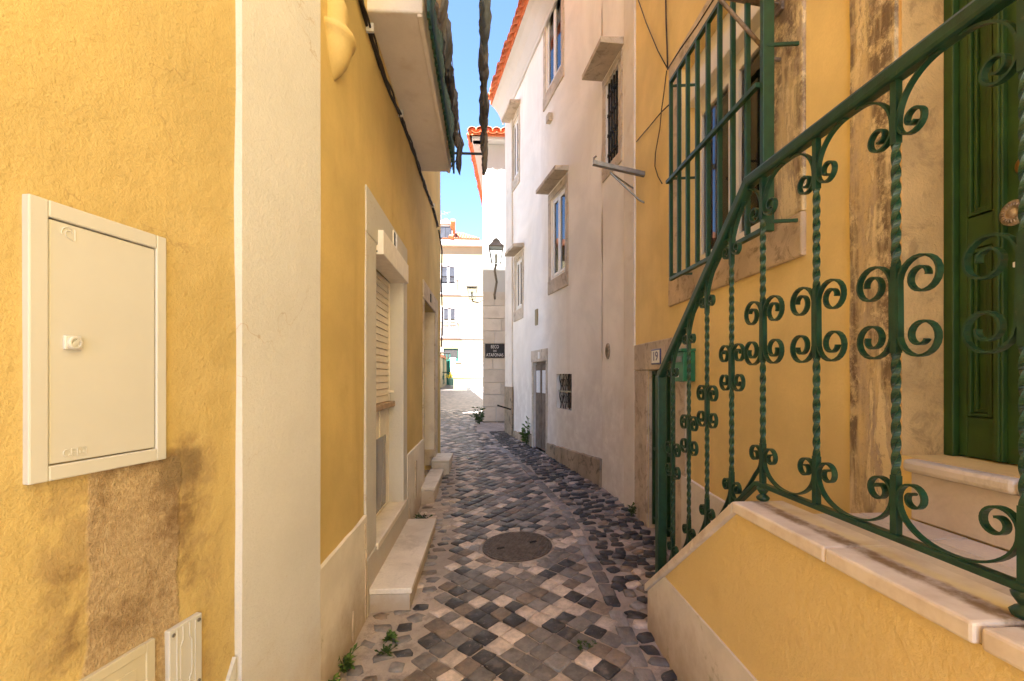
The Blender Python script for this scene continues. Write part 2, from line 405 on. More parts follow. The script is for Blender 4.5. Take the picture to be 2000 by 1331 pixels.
flat("cloth_charcoal", (.10, .105, .13), .95, 0, .25, 18, .4)
flat("cloth_navy", (.10, .125, .18), .95, 0, .25, 18, .4)
flat("cloth_grey", (.17, .165, .185), .95, 0, .2, 18, .4)
flat("cloth_tan", (.50, .40, .33), .95, 0, .2, 18, .4)
flat("rope", (.45, .40, .33), .9)
flat("weed_leaf", (.085, .14, .025), .6, 0, .35, 30)
flat("weed_dark", (.05, .085, .02), .6, 0, .35, 30)
flat("flower_yellow", (.75, .55, .04), .6)
flat("pot_blue", (.10, .22, .20), .5)
flat("lamp_iron", (.17, .14, .105), .6, .2, .2, 20, .2)
flat("lamp_glass", (.66, .58, .46), .25, 0, .05, 5, 0, .5)
flat("mortar_patch", (.50, .40, .30), .95, 0, .2, 14, .5)
m = N("window_glass"); m.color((.05, .048, .046)); m.rough(.06); m.b.inputs["Specular IOR Level"].default_value = .9
m.bump(m.noise(2.5, 2, .5), .06, .01)
m = N("clear_glass"); m.color((.9, .9, .88)); m.rough(.03); m.b.inputs["Transmission Weight"].default_value = 1.0; m.b.inputs["IOR"].default_value = 1.1
m = N("acrylic"); m.color((.17, .155, .16)); m.rough(.1); m.b.inputs["Specular IOR Level"].default_value = .6
# paving
m = N("mortar"); P = m.obj()
col = m.mix(m.mr(m.noise(2.2, 6, .65), .3, .7), (.33, .28, .235), (.52, .44, .37))
col = m.mix(m.mr(m.noise(9, 6, .72), .5, .62, 0, .65), col, (.25, .215, .19))
col = m.mix(m.mr(m.noise(90, 3, .7), .55, .75, 0, .5), col, (.46, .36, .28))
m.color(col); m.rough(.9); m.bump(m.noise(30, 6, .7), .6, .012); m.bump(m.noise(160, 3, .6), .4, .004)
# far paving, past where single stones can be told apart
m = N("far_paving"); P = m.obj()
mp = m.n("ShaderNodeMapping"); mp.inputs["Rotation"].default_value = (0, 0, R(45)); m.l(P, mp.inputs[0])
br = m.n("ShaderNodeTexBrick"); m.l(mp.outputs[0], br.inputs["Vector"]); br.offset = 0; br.inputs["Scale"].default_value = 1
br.inputs["Brick Width"].default_value = .115; br.inputs["Row Height"].default_value = .115; br.inputs["Mortar Size"].default_value = .007
br.inputs["Color1"].default_value = (.12, .105, .10, 1); br.inputs["Color2"].default_value = (.33, .265, .215, 1); br.inputs["Mortar"].default_value = (.17, .14, .12, 1)
m.color(m.mix(m.mr(m.noise(1.1, 5, .6), .3, .7, 0, .35), br.outputs[0], (.16, .135, .12))); m.rough(.6); m.bump(br.outputs["Fac"], -.4, .01)
def sett_mat(name, c, rough):
    m = N(name); vec = m.n("ShaderNodeVectorMath", operation='ADD'); m.l(m.obj(), vec.inputs[0])
    q = m.n("ShaderNodeCombineXYZ"); r = m.info()
    for i in range(3): m.l(m.math('MULTIPLY', r, 31.7 + 9 * i), q.inputs[i])
    m.l(q.outputs[0], vec.inputs[1]); v = vec.outputs[0]
    col = m.mix(m.mr(m.noise(16, 5, .68, vec=v), .3, .7), sh(c, .72), sh(c, 1.25))
    col = m.mix(m.mr(m.noise(38, 4, .7, vec=v), .60, .72, 0, .5), col, (.42, .34, .28))
    col = m.mix(m.mr(m.noise(9, 3, .6, vec=v), .55, .75, 0, .55), col, (.29, .235, .19))
    col = m.mix(1.0, col, m.ramp(r, (0, .74), (1, 1.0)), 'MULTIPLY')
    m.color(col); m.rough(m.mr(m.noise(20, 4, .6, vec=v), .3, .7, rough - .1, rough + .15)); m.bump(m.noise(26, 5, .7, vec=v), .55, .008); m.bump(m.noise(120, 3, .65, vec=v), .3, .003)
    return m.mat
SETT = [sett_mat("sett_grey", (.205, .183, .166), .5), sett_mat("sett_dark", (.062, .057, .055), .42), sett_mat("sett_beige", (.66, .545, .45), .6),
        sett_mat("sett_brown", (.24, .185, .14), .52), sett_mat("sett_bluegrey", (.30, .275, .255), .5)]
m = N("manhole_iron"); P = m.obj()
m.color(m.mix(m.mr(m.noise(18, 5, .7), .35, .7), (.115, .085, .062), (.20, .16, .125))); m.rough(.55); m.b.inputs["Metallic"].default_value = .4; m.bump(m.noise(60, 4, .7), .4, .003)
G = MATS
# ------------------------------------------------------------------ walls with openings
def steps_between(vals, cell):
    vals = sorted(set(round(v, 5) for v in vals)); out = []
    for a, b in zip(vals, vals[1:]):
        k = max(1, int(math.ceil((b - a) / cell)))
        out += [a + (b - a) * i / k for i in range(k)]
    return out + [vals[-1]]
def wall_mesh(mb, s0, s1, z0, z1, holes=(), thick=.35, cell=.25, amp=.004, seed=0, top=True, edge_jit=0.0):
    """front sheet with openings, uneven by amp, reveals going thick inwards, closed by a body behind"""
    holes = [(min(h[0], h[1]), max(h[0], h[1]), min(h[2], h[3]), max(h[2], h[3])) for h in holes]
    ss = steps_between([s0, s1] + [x for h in holes for x in h[:2]], cell)
    zs = steps_between([z0, z1] + [max(z0, min(z1, x)) for h in holes for x in h[2:]], cell)
    idx = {}; V = []; Fc = []
    def inh(a, b): return any(h[0] - 1e-6 < a < h[1] + 1e-6 and h[2] - 1e-6 < b < h[3] + 1e-6 for h in holes)
    for i, a in enumerate(ss):
        for j, b in enumerate(zs):
            y = amp * (nz(a, b, seed, 1.7) + .5 * nz(a, b, seed + 9, 5.1)) if amp else 0
            idx[i, j] = len(V); V.append((a, y, b))
    for i in range(len(ss) - 1):
        for j in range(len(zs) - 1):
            if inh((ss[i] + ss[i+1]) / 2, (zs[j] + zs[j+1]) / 2): continue
            Fc.append((idx[i, j], idx[i+1, j], idx[i+1, j+1], idx[i, j+1]))
    mb.add(V, Fc)
    for (a, b, c, d) in holes:
        mb.add([(a,-.0,c),(b,0,c),(b,0,d),(a,0,d),(a,thick,c),(b,thick,c),(b,thick,d),(a,thick,d)],
               [(0,4,7,3),(1,2,6,5),(3,7,6,2),(0,1,5,4)])
    return mb
def surround(mb, s0, s1, z0, z1, w, proud, depth=.0, sill=None, lintel=None, bottom=True):
    """stone frame round an opening s0..s1, z0..z1, butted pieces"""
    lt = lintel or w; sl = sill or w
    mb.box(s0 - w, s0, -proud, depth, z0, z1); mb.box(s1, s1 + w, -proud, depth, z0, z1)
    mb.box(s0 - w, s1 + w, -proud - .002, depth, z1, z1 + lt)
    if bottom: mb.box(s0 - w, s1 + w, -proud - .002, depth, z0 - sl, z0)
    return mb

# ================================================================== street
street = None
def street_sheet():
    mb = MB()
    xs = [-40, -20, -10, -5, -3, -2, -1.4] + [-1.0 + .1 * i for i in range(27)] + [2, 3, 6, 12, 40]
    ys = [-12, -6, -3, -1, 0] + [.2 * i for i in range(1, 60)] + [12.5, 13, 14, 15, 17, 20, 25, 30, 40, 60, 120]
    V = [(x, y, gz(x, y) + (.006 * nz(x, y, 0, 2.3) if y < 12 else 0)) for y in ys for x in xs]; n = len(xs)
    for j in range(len(ys) - 1):
        for i in range(n - 1):
            mb.f.append([j*n+i, j*n+i+1, (j+1)*n+i+1, (j+1)*n+i]); mb.m.append(1 if ys[j] >= 13.9 else 0)
    mb.v = V
    o = mb.build("street", [G["mortar"], G["far_paving"]], smooth=True); o["kind"] = "structure"
    return o
street = street_sheet()
XB = lambda y: lin([(0, XR), (yj_, XR), (_k.y, _k.x), (_k.y + 10, _k.x + 10 * vdir(770).x / vdir(770).y)], y)
xr_ = lambda y: lin([(0, .66), (2, .70), (3, .73), (4.5, .72), (6, .50), (8, .14), (10, -.1), (11, .0)], y)
xl_ = lambda y: lin([(0, -.44), (2, -.43), (3, -.36), (4, -.33), (5.2, -.40), (7, -.46), (7.8, -.7), (9, -1.6), (14, -2.6)], y)
rng = random.Random(4)
def sett_variant(k, hx, hy, dome, irr, n=8, round_=.22):
    r = random.Random(100 + k); mb = MB(); base = []
    cs = [(1, 1 - round_), (1 - round_, 1), (-1 + round_, 1), (-1, 1 - round_), (-1, -1 + round_), (-1 + round_, -1), (1 - round_, -1), (1, -1 + round_)]
    for (a, b) in cs: base.append(((a + r.uniform(-irr, irr)) * hx, (b + r.uniform(-irr, irr)) * hy))
    V = [(x, y, -.03) for x, y in base] + [(x * .985, y * .985, dome * .35) for x, y in base] + [(x * .88, y * .88, dome * .95 + r.uniform(-.0012, .0012)) for x, y in base] + [(0, 0, dome)]
    fs = [(i, (i+1) % 8, 8 + (i+1) % 8, 8 + i) for i in range(8)] + [(8+i, 8+(i+1) % 8, 16+(i+1) % 8, 16+i) for i in range(8)] + [(16+i, 16+(i+1) % 8, 24) for i in range(8)]
    mb.add(V, fs); return mb
MH = on_z(1010, 1068, 0); _d = None
for _ in range(6):                                            # where the ray meets the sloping paving
    MH = on_z(1010, 1068, gz(MH.x, MH.y) if _ else gz(.25, 3.8))
MH_R = 68 / F * MH.y
def free(x, y):
    if (x - MH.x) ** 2 + (y - MH.y) ** 2 < (MH_R + .055) ** 2: return False
    return True
stones = []                                                   # (kind, x, y, rot, sx, sy, matindex)
def pick(w): 
    t = rng.random() * sum(w); a = 0
    for i, q in enumerate(w):
        a += q
        if t < a: return i
    return 0
P_ = .151 / 2
for j in range(0, 190):
    for i in range(-40, 40):
        y = .7 + j * P_; x = (i + (j % 2) * .5) * 2 * P_ + (xr_(y) + xl_(y)) / 2 * (1 if y < 7 else 0) + (.02 * math.sin(y * 2.1))
        if y > 13.9: continue
        if y > 7: x += (xr_(7) + xl_(7)) / 2
        lo, hi = xl_(y), min(xr_(y), XB(y) - .1) if y < 9.6 else (-.2 if y < 11.2 else .35)
        if x < lo + .03 or x > hi - .03 or not free(x, y): continue
        x += rng.uniform(-.004, .004); y2 = y + rng.uniform(-.004, .004)
        stones.append(("sett", x, y2, R(45) + rng.uniform(-.09, .09), rng.uniform(.94, 1.035), rng.uniform(.94, 1.035), pick([38, 22, 22, 10, 8])))
# ring of setts round the manhole
for a in range(17):
    q = 2 * math.pi * a / 17 + .1
    stones.append(("sett", MH.x + (MH_R + .065) * math.cos(q), MH.y + (MH_R + .065) * math.sin(q), q + math.pi / 2 + rng.uniform(-.08, .08), .95, .8, 2 if rng.random() < .62 else pick([40, 15, 0, 10, 15])))
# border course of long worn stones
y = .8
while y < 9.2:
    L = rng.uniform(.11, .2); x = xr_(y) + .045
    if x < XB(y) - .1: stones.append(("sett", x, y, math.atan2(1, (xr_(y + .1) - xr_(y - .1)) / .2) , L / .105, .82, pick([45, 4, 6, 6, 40])))
    y += L + .014
# rough black cobbles along the right, worn stones along the left
pts = []
def scatter(xa, xb, y0, y1, dmin, tries, kind, w, s0, s1):
    cell = {}
    for _ in range(tries):
        y = rng.uniform(y0, y1); a, b = xa(y), xb(y)
        if b - a < .05: continue
        x = rng.uniform(a, b)
        if y < 2.72 and x > XP - .02: continue
        ky, kx = int(y / dmin), int(x / dmin)
        if any((x - p[0]) ** 2 + (y - p[1]) ** 2 < dmin * dmin for dx in (-1, 0, 1) for dy in (-1, 0, 1) for p in cell.get((kx + dx, ky + dy), ())): continue
        cell.setdefault((kx, ky), []).append((x, y))
        stones.append((kind, x, y, rng.uniform(-.5, .5) + rng.choice((0, math.pi)), rng.uniform(s0, s1) * 1.12, rng.uniform(s0, s1), pick(w)))
scatter(lambda y: xr_(y) + .13, lambda y: XB(y) - .04, .8, 9.6, .080, 30000, "cobble", [14, 70, 4, 8, 6], .78, 1.12)
scatter(lambda y: XL + .06 if y < 7 else -2.2, lambda y: xl_(y) - .02, .8, 8.2, .105, 9000, "cobble", [40, 6, 10, 14, 30], .85, 1.15)
VAR = {"sett": [sett_variant(k, .053, .053, .0055, .075, round_=.16) for k in range(6)], "cobble": [sett_variant(20 + k, .043, .036, .012, .30, round_=.36) for k in range(8)]}
SM = {(kd, i, m_): VAR[kd][i].mesh(kd, SETT[m_], True) for kd in VAR for i in range(len(VAR[kd])) for m_ in range(5)}
def place(mb_or_obj, st, i):
    kd, x, y, rot, sx, sy, m_ = st
    low = -.008 if (kd == "cobble" and x < 0) else 0
    tilt = Matrix.Rotation(math.atan2(gz(x, y + .1) - gz(x, y - .1), .2) + rng.uniform(-.035, .035), 4, 'X') @ Matrix.Rotation(-math.atan2(gz(x + .1, y) - gz(x - .1, y), .2) + rng.uniform(-.035, .035), 4, 'Y')
    return Matrix.Translation((x, y, gz(x, y) + .004 + low + rng.uniform(-.005, .003))) @ tilt @ Matrix.Rotation(rot, 4, 'Z') @ Matrix.Diagonal((sx, sy, 1, 1))
for kd in ("sett", "cobble"):
    lst = sorted([q for q in stones if q[0] == kd], key=lambda q: (0 if q[2] > 1.75 else 1, q[2] + .3 * abs(q[1])))
    rest = MB()
    for i, q in enumerate(lst):
        M_ = place(None, q, i); k = rng.randrange(len(VAR[kd]))
        if i < 300:
            o = bpy.data.objects.new(kd, SM[kd, k, q[6]]); sc.collection.objects.link(o); o.parent = street; o.matrix_basis = M_
        else: rest.add([M_ @ Vector(v) for v in VAR[kd][k].v], VAR[kd][k].f, q[6])
    o = rest.build("far_" + kd + "s", SETT, street, smooth=True); o["kind"] = "stuff"

# manhole cover
mh = thing("manhole_cover", "round rusty iron manhole cover ringed by pale setts in the paving", "manhole cover", (MH.x, MH.y, gz(MH.x, MH.y) + .008))
_tl = math.atan2(gz(MH.x, MH.y + .1) - gz(MH.x, MH.y - .1), .2); mh.rotation_euler = (_tl, -math.atan2(gz(MH.x + .1, MH.y) - gz(MH.x - .1, MH.y), .2), .3)
MB().lathe([(MH_R, -.04), (MH_R, .004), (MH_R - .012, .006), (MH_R - .016, 0)], 48).build("rim", G["manhole_iron"], mh, smooth=False)
mb = MB().lathe([(MH_R - .018, -.03), (MH_R - .018, .002), (.001, .003)], 48)
mb.build("lid", G["manhole_iron"], mh)
lid = mh.children[-1] if mh.children else None
mb = MB()
for i in range(-13, 14):
    a = i * .0205
    for j in range(-7, 8):
        b = j * .037 + (i % 2) * .018
        if math.hypot(a, b) < MH_R - .035: mb.box(b - .013, b + .013, a - .004, a + .004, .002, .0065)
for k in range(40):
    q = 2 * math.pi * k / 40; M_ = Matrix.Rotation(q, 4, 'Z') @ Matrix.Translation((MH_R - .027, 0, 0))
    mb.add([M_ @ Vector(p) for p in [(-.006,-.011,.002),(.006,-.011,.002),(.006,.011,.002),(-.006,.011,.002),(-.006,-.011,.007),(.006,-.011,.007),(.006,.011,.007),(-.006,.011,.007)]], [(4,5,6,7),(0,1,5,4),(1,2,6,5),(2,3,7,6),(3,0,4,7)])
mb.build("tread_pattern", G["manhole_iron"], mh)
MB().box(-.17, -.11, -.012, .012, -.01, .0082).build("lifting_slot", G["dark_room"], mh); MB().box(.11, .17, -.012, .012, -.01, .0082).build("lifting_slot", G["dark_room"], mh)
def zr(z): return ZC + z                                       # heights given from the eye level
def plan_prism(mb, pts, z0, z1, mi=0):
    n = len(pts); V = [(p[0], p[1], z0) for p in pts] + [(p[0], p[1], z1) for p in pts]
    return mb.add(V, [list(range(n-1, -1, -1)), list(range(n, 2*n))] + [(i, (i+1) % n, n+(i+1) % n, n+i) for i in range(n)], mi)
def tiles_row(parent, frame, s0, s1, z, proud, pitch=.2, length=.42, slope=.45, mat="terracotta", one_by_one=True):
    """eave course of half-round clay tiles, mouths towards the street"""
    n = int(abs(s1 - s0) / pitch); me = None; allm = MB()
    for up in (0, 1):
        mb = MB(); k = 9; ra, rb = (pitch * .56, pitch * .46); V = []
        for e, (yy, rr) in enumerate(((-.0, ra), (length, rb))):
            for sh_ in (0, .014):
                for i in range(k):
                    q = math.pi * i / (k - 1)
                    zz = math.sin(q) * (rr - sh_) * .9; xx = math.cos(q) * (rr - sh_)
                    if up: zz = -zz * .6 + .045
                    V.append((xx, yy, zz + slope * yy))
        fs = []
        for i in range(k - 1):
            a, b, c, d = i, k + i, 2*k + i, 3*k + i
            fs += [(a, a+1, c+1, c), (b, d, d+1, b+1), (a, b, b+1, a+1), (c, c+1, d+1, d)]
        mb.add(V, fs); (globals().__setitem__('_cov' if not up else '_cha', mb))
    MB().prism([(min(s0, s1), z - .075), (max(s0, s1), z - .075), (max(s0, s1), z + .07), (min(s0, s1), z + .07)], -proud + .07, .05).build("tile_bed", G[mat], parent, frame)
    me = _cov.mesh("roof_tile", G[mat], True); mc = _cha.mesh("roof_tile", G[mat], True)
    for i in range(n):
        for m_, off, dz in ((me, 0, 0), (mc, .5, -.05)):
            s = min(s0, s1) + (i + .5 + off) * pitch
            if s > max(s0, s1): continue
            o = bpy.data.objects.new("roof_tile", m_); sc.collection.objects.link(o); o.parent = parent
            o.matrix_basis = WM(parent).inverted() @ frame.M @ Matrix.Translation((s, -proud + rng.uniform(-.012, .012), z + dz + rng.uniform(-.006, .006))) @ Matrix.Rotation(rng.uniform(-.03, .03), 4, 'Z')

# ================================================================== left house (ochre, corner pilaster)
lh = thing("ochre_house", "ochre plastered house with white corner pilaster and balcony under the clothes lines", "house", (XL - 1, 2, 0))
LT = zr(9.35); LE = W2.S(860)
D1 = (3.04, 4.02, zr(-1.08), zr(.86)); D2 = (W2.S(827), W2.S(848), zr(-1.3), zr(.9))
mb = wall_mesh(MB(), -7, 0, -.3, LT, (), cell=.16, amp=.006, seed=3)
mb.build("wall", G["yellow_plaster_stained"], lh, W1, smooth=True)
mb = wall_mesh(MB(), yc_, LE, -.3, LT, (D1, D2), thick=.35, cell=.3, amp=.008, seed=5)
mb.box(LE - .0, LE + .012, .0, .38, -.3, LT)
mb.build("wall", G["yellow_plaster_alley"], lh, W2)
a, b = W1.W(-7, .36, 0), W1.W(.02, .36, 0)
mb = MB(); plan_prism(mb, [(a.x, a.y), (-8, a.y), (-8, LE), (XL - .36, LE), (b.x, b.y)][::-1], -.3, LT)
mb.build("rear_wall", G["yellow_plaster_alley"], lh).matrix_basis = WM(lh).inverted()
mb = MB(); plan_prism(mb, [(a.x + .35, a.y), (-8.3, a.y), (-8.3, LE), (XL + .1, LE), (XL + .1, yc_)][::-1], LT + .002, LT + .2)
mb.build("roof", G["terracotta"], lh).matrix_basis = WM(lh).inverted()
# corner pilaster, uneven edges
mb = MB(); s0 = W1.S(460); n = 40; V = []; zs = [-.3 + (LT + .3) * i / n for i in range(n + 1)]
for z in zs:
    e = .004 * nz(z, 3.3, 1, 3) + .003 * nz(z, 8, 2, 11); fl = .06 * max(0, (.48 - z)) ** 1.5
    V += [(s0 + e - fl - .003, .01, z), (s0 + e - fl + .006, -.02, z), (-.001, -.022 + .003 * nz(z, 1, 7, 2), z), (.004, .015, z)]
mb.add(V, [(4*i+k, 4*i+k+1, 4*i+k+5, 4*i+k+4) for i in range(n) for k in range(3)])
mb.build("corner_pilaster", G["white_plaster"], lh, W1, smooth=False)
# low white plinth wedge left of the pilaster foot
zz = W1.Z(440, 1331)
MB().prism([(W1.S(395), -.3), (s0 - .02, -.3), (s0 - .012, zz + .06), (W1.S(440), zz), (W1.S(415), zz - .09)], -.012, .01).build("plinth", G["white_plaster"], lh, W1)
# white dado, wavy top line
def dado(parent, frame, s0, s1, ztop, name="dado", zbot=-.3, proud=.016, mat="white_dado_worn", tilt=0):
    mb = MB(); n = max(3, int((s1 - s0) / .06)); V = []
    for i in range(n + 1):
        s = s0 + (s1 - s0) * i / n; t = ztop + tilt * (s - s0) + .006 * nz(s, ztop, 2, 6)
        V += [(s, -proud + .004 * nz(s, 0, 1, 4), zbot), (s, -proud + .004 * nz(s, 1, 1, 4), (zbot + t) / 2), (s, -proud, t - .008), (s, .012, t)]
    mb.add(V, [(4*i+k, 4*i+4+k, 4*i+5+k, 4*i+1+k) for i in range(n) for k in range(3)])
    mb.add([(s0, -proud, zbot), (s0, .012, zbot), (s0, .012, ztop), (s0, -proud, ztop - .008)], [(0, 3, 2, 1)])
    te = ztop + tilt * (s1 - s0); mb.add([(s1, -proud, zbot), (s1, .012, zbot), (s1, .012, te), (s1, -proud, te - .008)], [(0, 1, 2, 3)])
    return mb.build(name, G[mat], parent, frame)
dado(lh, W2, yc_ + .004, D1[0] - .245, zr(-.82))
dado(lh, W2, D1[1] + .178, D2[0] - .085, zr(-.70))
MB().box(4.62, 4.70, -.026, -.01, zr(-1.2), zr(-.84)).build("dado_hatch", G["lioz_trim"], lh, W2, bevel=.004)
# door with roller shutter: plaster surround
d1 = MB(); pr = .012
d1.box(D1[0] - .25, D1[0], -pr, .006, zr(-1.09), zr(.87)); d1.box(D1[1], D1[1] + .18, -pr, .006, zr(-1.09), zr(.87))
d1.box(D1[0] - .25, D1[1] + .18, -pr - .002, .006, zr(.872), zr(1.15)); d1.box(D1[0] - .25, D1[1] + .18, -pr - .008, .006, -.2, zr(-1.094))
d1.box(D1[0] - .004, D1[0] + .004, 0, .2, zr(-1.08), zr(.86)); d1.box(D1[1] - .004, D1[1] + .004, .0, .2, zr(-1.08), zr(.86))
d1.build("door_surround", G["white_plaster"], lh, W2, bevel=.006)
MB().box(D1[0] - .02, D1[1] + .06, -.03, .2, zr(-1.12), zr(-1.075)).build("threshold", G["step_marble"], lh, W2, bevel=.008)
sh_ = MB().box(3.08, 4.05, -.05, .1, zr(.81), zr(.972)).build("shutter_box", G["white_wood"], lh, W2, bevel=.006)
for z in (.83, .95): MB().lathe([(.008, 0), (.006, .006), (.0005, .007)], 8, Matrix.Translation((3.079, -.005, zr(z))) @ Matrix.Rotation(R(-90), 4, 'Y')).build("screw", G["screw_steel"], sh_)
shut = MB().box(3.045, 4.015, .142, .16, zr(-.2), zr(.8)).build("roller_shutter", G["shutter_white"], lh, W2)
for a_ in (3.05, 3.99): MB().box(a_, a_ + .02, .1, .14, zr(-.2), zr(.8)).build("guide_rail", G["shutter_white"], shut)
slat = MB().prism([(3.07, 0), (3.99, 0), (3.99, .050), (3.07, .050)], .112, .122); slat.v = [(x, y - (.007 if z < .02 else 0), z) for x, y, z in slat.v]
ms = slat.mesh("slat", G["shutter_white"])
for i in range(19):
    o = bpy.data.objects.new("slat", ms); sc.collection.objects.link(o); o.parent = shut; o.location = (0, 0, zr(-.2) + .0535 * i)
MB().box(3.03, 4.02, .06, .14, zr(-.25), zr(-.205)).build("wooden_sill", G["sill_wood"], lh, W2, bevel=.006)
MB().bar((3.97, .06, zr(-.12)), (3.97, .11, zr(-.12)), .02, .02).build("shutter_pull", G["white_wood"], shut)
dl = MB().box(3.05, 4.01, .12, .16, zr(-1.075), zr(-.25)).build("half_door", G["white_wood"], lh, W2)
for a, b in ((3.06, 3.34), (3.36, 3.64), (3.86, 4.0)):
    MB().box(a, b, .108, .125, zr(-1.06), zr(-.26)).build("board", G["white_wood"], dl, bevel=.004)
MB().box(3.66, 3.85, .105, .125, zr(-1.06), zr(-.26)).build("board", G["white_wood"], dl, bevel=.004)
MB().box(3.42, 3.83, .098, .110, zr(-1.03), zr(-.47)).build("grey_panel", G["acrylic"], dl, bevel=.003)
pl = MB().box(3.55, 3.68, -.022, -.01, zr(1.0), zr(1.12)).build("number_plate", G["white_enamel"], lh, W2, bevel=.004)
MB().box(3.562, 3.61, -.025, -.02, zr(1.012), zr(1.108)).build("plate_field", G["black_iron"], pl)
# peeled strips where the dado has come away by the shutter door and at the corner
def peel(s0, z0, z1, w, seed):
    k = 14; L = []; Rr = []
    for i in range(k + 1):
        f = i / k; z = z0 + (z1 - z0) * f; ww = w * math.sin(math.pi * f) ** .6 * (.6 + .8 * abs(nz(z * 7, seed, 0, 1)))
        c_ = s0 + .03 * nz(z * 4, seed, 2, 1); L.append((c_ - ww, z)); Rr.append((c_ + ww, z))
    MB().prism(Rr + L[::-1], -.0225, -.01).build("peeled_patch", G["mortar_patch"], lh, W2)
peel(2.755, zr(-1.43), zr(-1.02), .018, 1); peel(2.74, zr(-1.0), zr(-.86), .007, 2); peel(4.28, zr(-1.38), zr(-1.2), .02, 3); peel(2.5, zr(-1.42), zr(-1.25), .02, 5)
# second doorway
mb = MB(); w = .085
mb.box(D2[0] - w, D2[0], -.014, .004, zr(-1.3), zr(.9)); mb.box(D2[1], D2[1] + .34, -.014, .004, zr(-1.3), zr(.9)); mb.box(D2[0] - w, D2[1] + .34, -.016, .004, zr(.902), zr(1.11))
mb.build("doorway_surround", G["lioz_trim"], lh, W2, bevel=.006)
MB().box(D2[1] - .02, D2[1] + .002, .002, .34, zr(-1.22), zr(.895)).build("doorway_reveal", G["cream_plaster"], lh, W2)
MB().box(D2[1] - .03, D2[1] + .006, -.02, .345, zr(-1.22), zr(-1.0)).build("jamb_foot", G["lioz_trim"], lh, W2, bevel=.006)
dd = MB().box(D2[0], D2[1] - .025, .30, .345, zr(-1.2), zr(.89)).build("door", G["grey_wood"], lh, W2)
for i in range(4):
    x = D2[0] + .02 + i * (D2[1] - D2[0] - .06) / 4; MB().box(x, x + .22, .288, .305, zr(-1.15), zr(.85)).build("board", G["grey_wood"], dd, bevel=.004)
MB().box(5.85, 5.93, -.024, -.012, zr(.95), zr(1.05)).build("number_plate", G["slate_sign"], lh, W2)
# corbel
prof = [(.004,-.09),(.018,-.075),(.04,-.045),(.066,0),(.082,.05),(.088,.085),(.098,.095),(.104,.11),(.1,.125),(.076,.13),(.068,.16),(.066,.2),(.07,.23),(.066,.27),(.055,.30),(.05,.33),(.07,.4),(.1,.5),(.115,.6),(.115,.74),(.002,.745)]
M_ = Matrix.Translation((2.24, .01, zr(1.5))) @ Matrix.Diagonal((1.25, 1.08, 1, 1))
MB().lathe(prof, 20, M_, 0, math.pi, 2 * math.pi).build("corbel", G["yellow_plaster_alley"], lh, W2, smooth=True)
# balcony
B0, B1 = 2.86, W2.S(820); bz = zr(2.24); po = .335
bal = MB().box(B0, B1, -po, .02, bz, bz + .14).build("balcony", G["cream_plaster"], lh, W2, bevel=.012)
MB().box(B0 - .01, B1 + .01, -po - .02, .02, bz + .142, bz + .19).build("slab_edge", G["lioz_trim"], bal, bevel=.01)
MB().box(B0 + .01, B1 - .01, -po + .005, -po + .035, bz - .016, bz + .002).build("drip_edge", G["cream_plaster"], bal, bevel=.004)
bar = MB().box(-.008, .008, -.010, .010, 0, .9).mesh("bar", G["green_bars"])
k = int((B1 - B0) / .085)
for i in range(k + 1):
    o = bpy.data.objects.new("bar", bar); sc.collection.objects.link(o); o.parent = bal; o.location = (B0 + .02 + (B1 - B0 - .04) * i / k, -po - .035, bz - .02)
for s in (B0, B1):
    for j in range(3):
        o = bpy.data.objects.new("bar", bar); sc.collection.objects.link(o); o.parent = bal; o.location = (s, -po + .04 + j * .1, bz + .2)
for z in (.01, .34, .86):
    MB().bar((B0 - .02, -po - .035, bz + z), (B1 + .02, -po - .035, bz + z), .012, .03).build("rail", G["green_bars"], bal)
for s in (B0, B1):
    for z in (.24, 1.09): MB().bar((s, -po - .03, bz + z), (s, .02, bz + z), .03, .02).build("rail", G["green_bars"], bal)

# utility cabinet on the near wall
c0, c1 = W1.S(58, .02), W1.S(327, .02); zt, zb = (W1.Z(58, 377, .02) + W1.Z(327, 466, .02)) / 2, (W1.Z(60, 948, .02) + W1.Z(327, 897, .02)) / 2
cab = thing("meter_cabinet", "cream plastic meter cabinet with round lock on the ochre wall", "cabinet", tuple(W1.W((c0 + c1) / 2, 0, zb)))
fw = .036
mb = MB().box(c0, c0 + fw, -.018, .01, zb, zt).box(c1 - fw * .8, c1, -.018, .01, zb, zt).box(c0 + fw, c1 - fw * .8, -.018, .01, zt - fw, zt).box(c0 + fw, c1 - fw * .8, -.018, .01, zb, zb + fw * .9)
mb.build("frame", G["cream_plastic"], cab, W1, bevel=.003)
da, db, dz0, dz1 = c0 + fw + .003, c1 - fw * .8 - .003, zb + fw * .9 + .003, zt - fw - .003
door = MB().box(da, db, -.014, .01, dz0, dz1).build("door", G["cream_plastic"], cab, W1, bevel=.0025)
ls, lz = W1.hit(145, 670, .02)
MB().box(ls - .019, ls + .019, -.021, -.012, lz - .016, lz + .016).build("lock_plate", G["cream_plastic"], door, bevel=.006, seg=3)
Mx = Matrix.Translation((ls, -.02, lz)) @ Matrix.Rotation(R(90), 4, 'X')
MB().lathe([(.0145, 0), (.0145, .005), (.0125, .007), (.0095, .007), (.009, .002), (.0005, .002)], 24, Mx).build("lock", G["cream_plastic"], door, smooth=False)
MB().bar((ls - .008, -.023, lz - .008), (ls + .008, -.023, lz + .008), .006, .008).build("lock_grip", G["cream_plastic"], door, bevel=.001)
es, ez = W1.hit(133, 457, .014)
mb = MB()
def arc(cx, cz, r, a0, a1, n=14): return [(cx + r * math.cos(R(a0 + (a1 - a0) * i / n)), -.0150, cz + r * math.sin(R(a0 + (a1 - a0) * i / n))) for i in range(n + 1)]
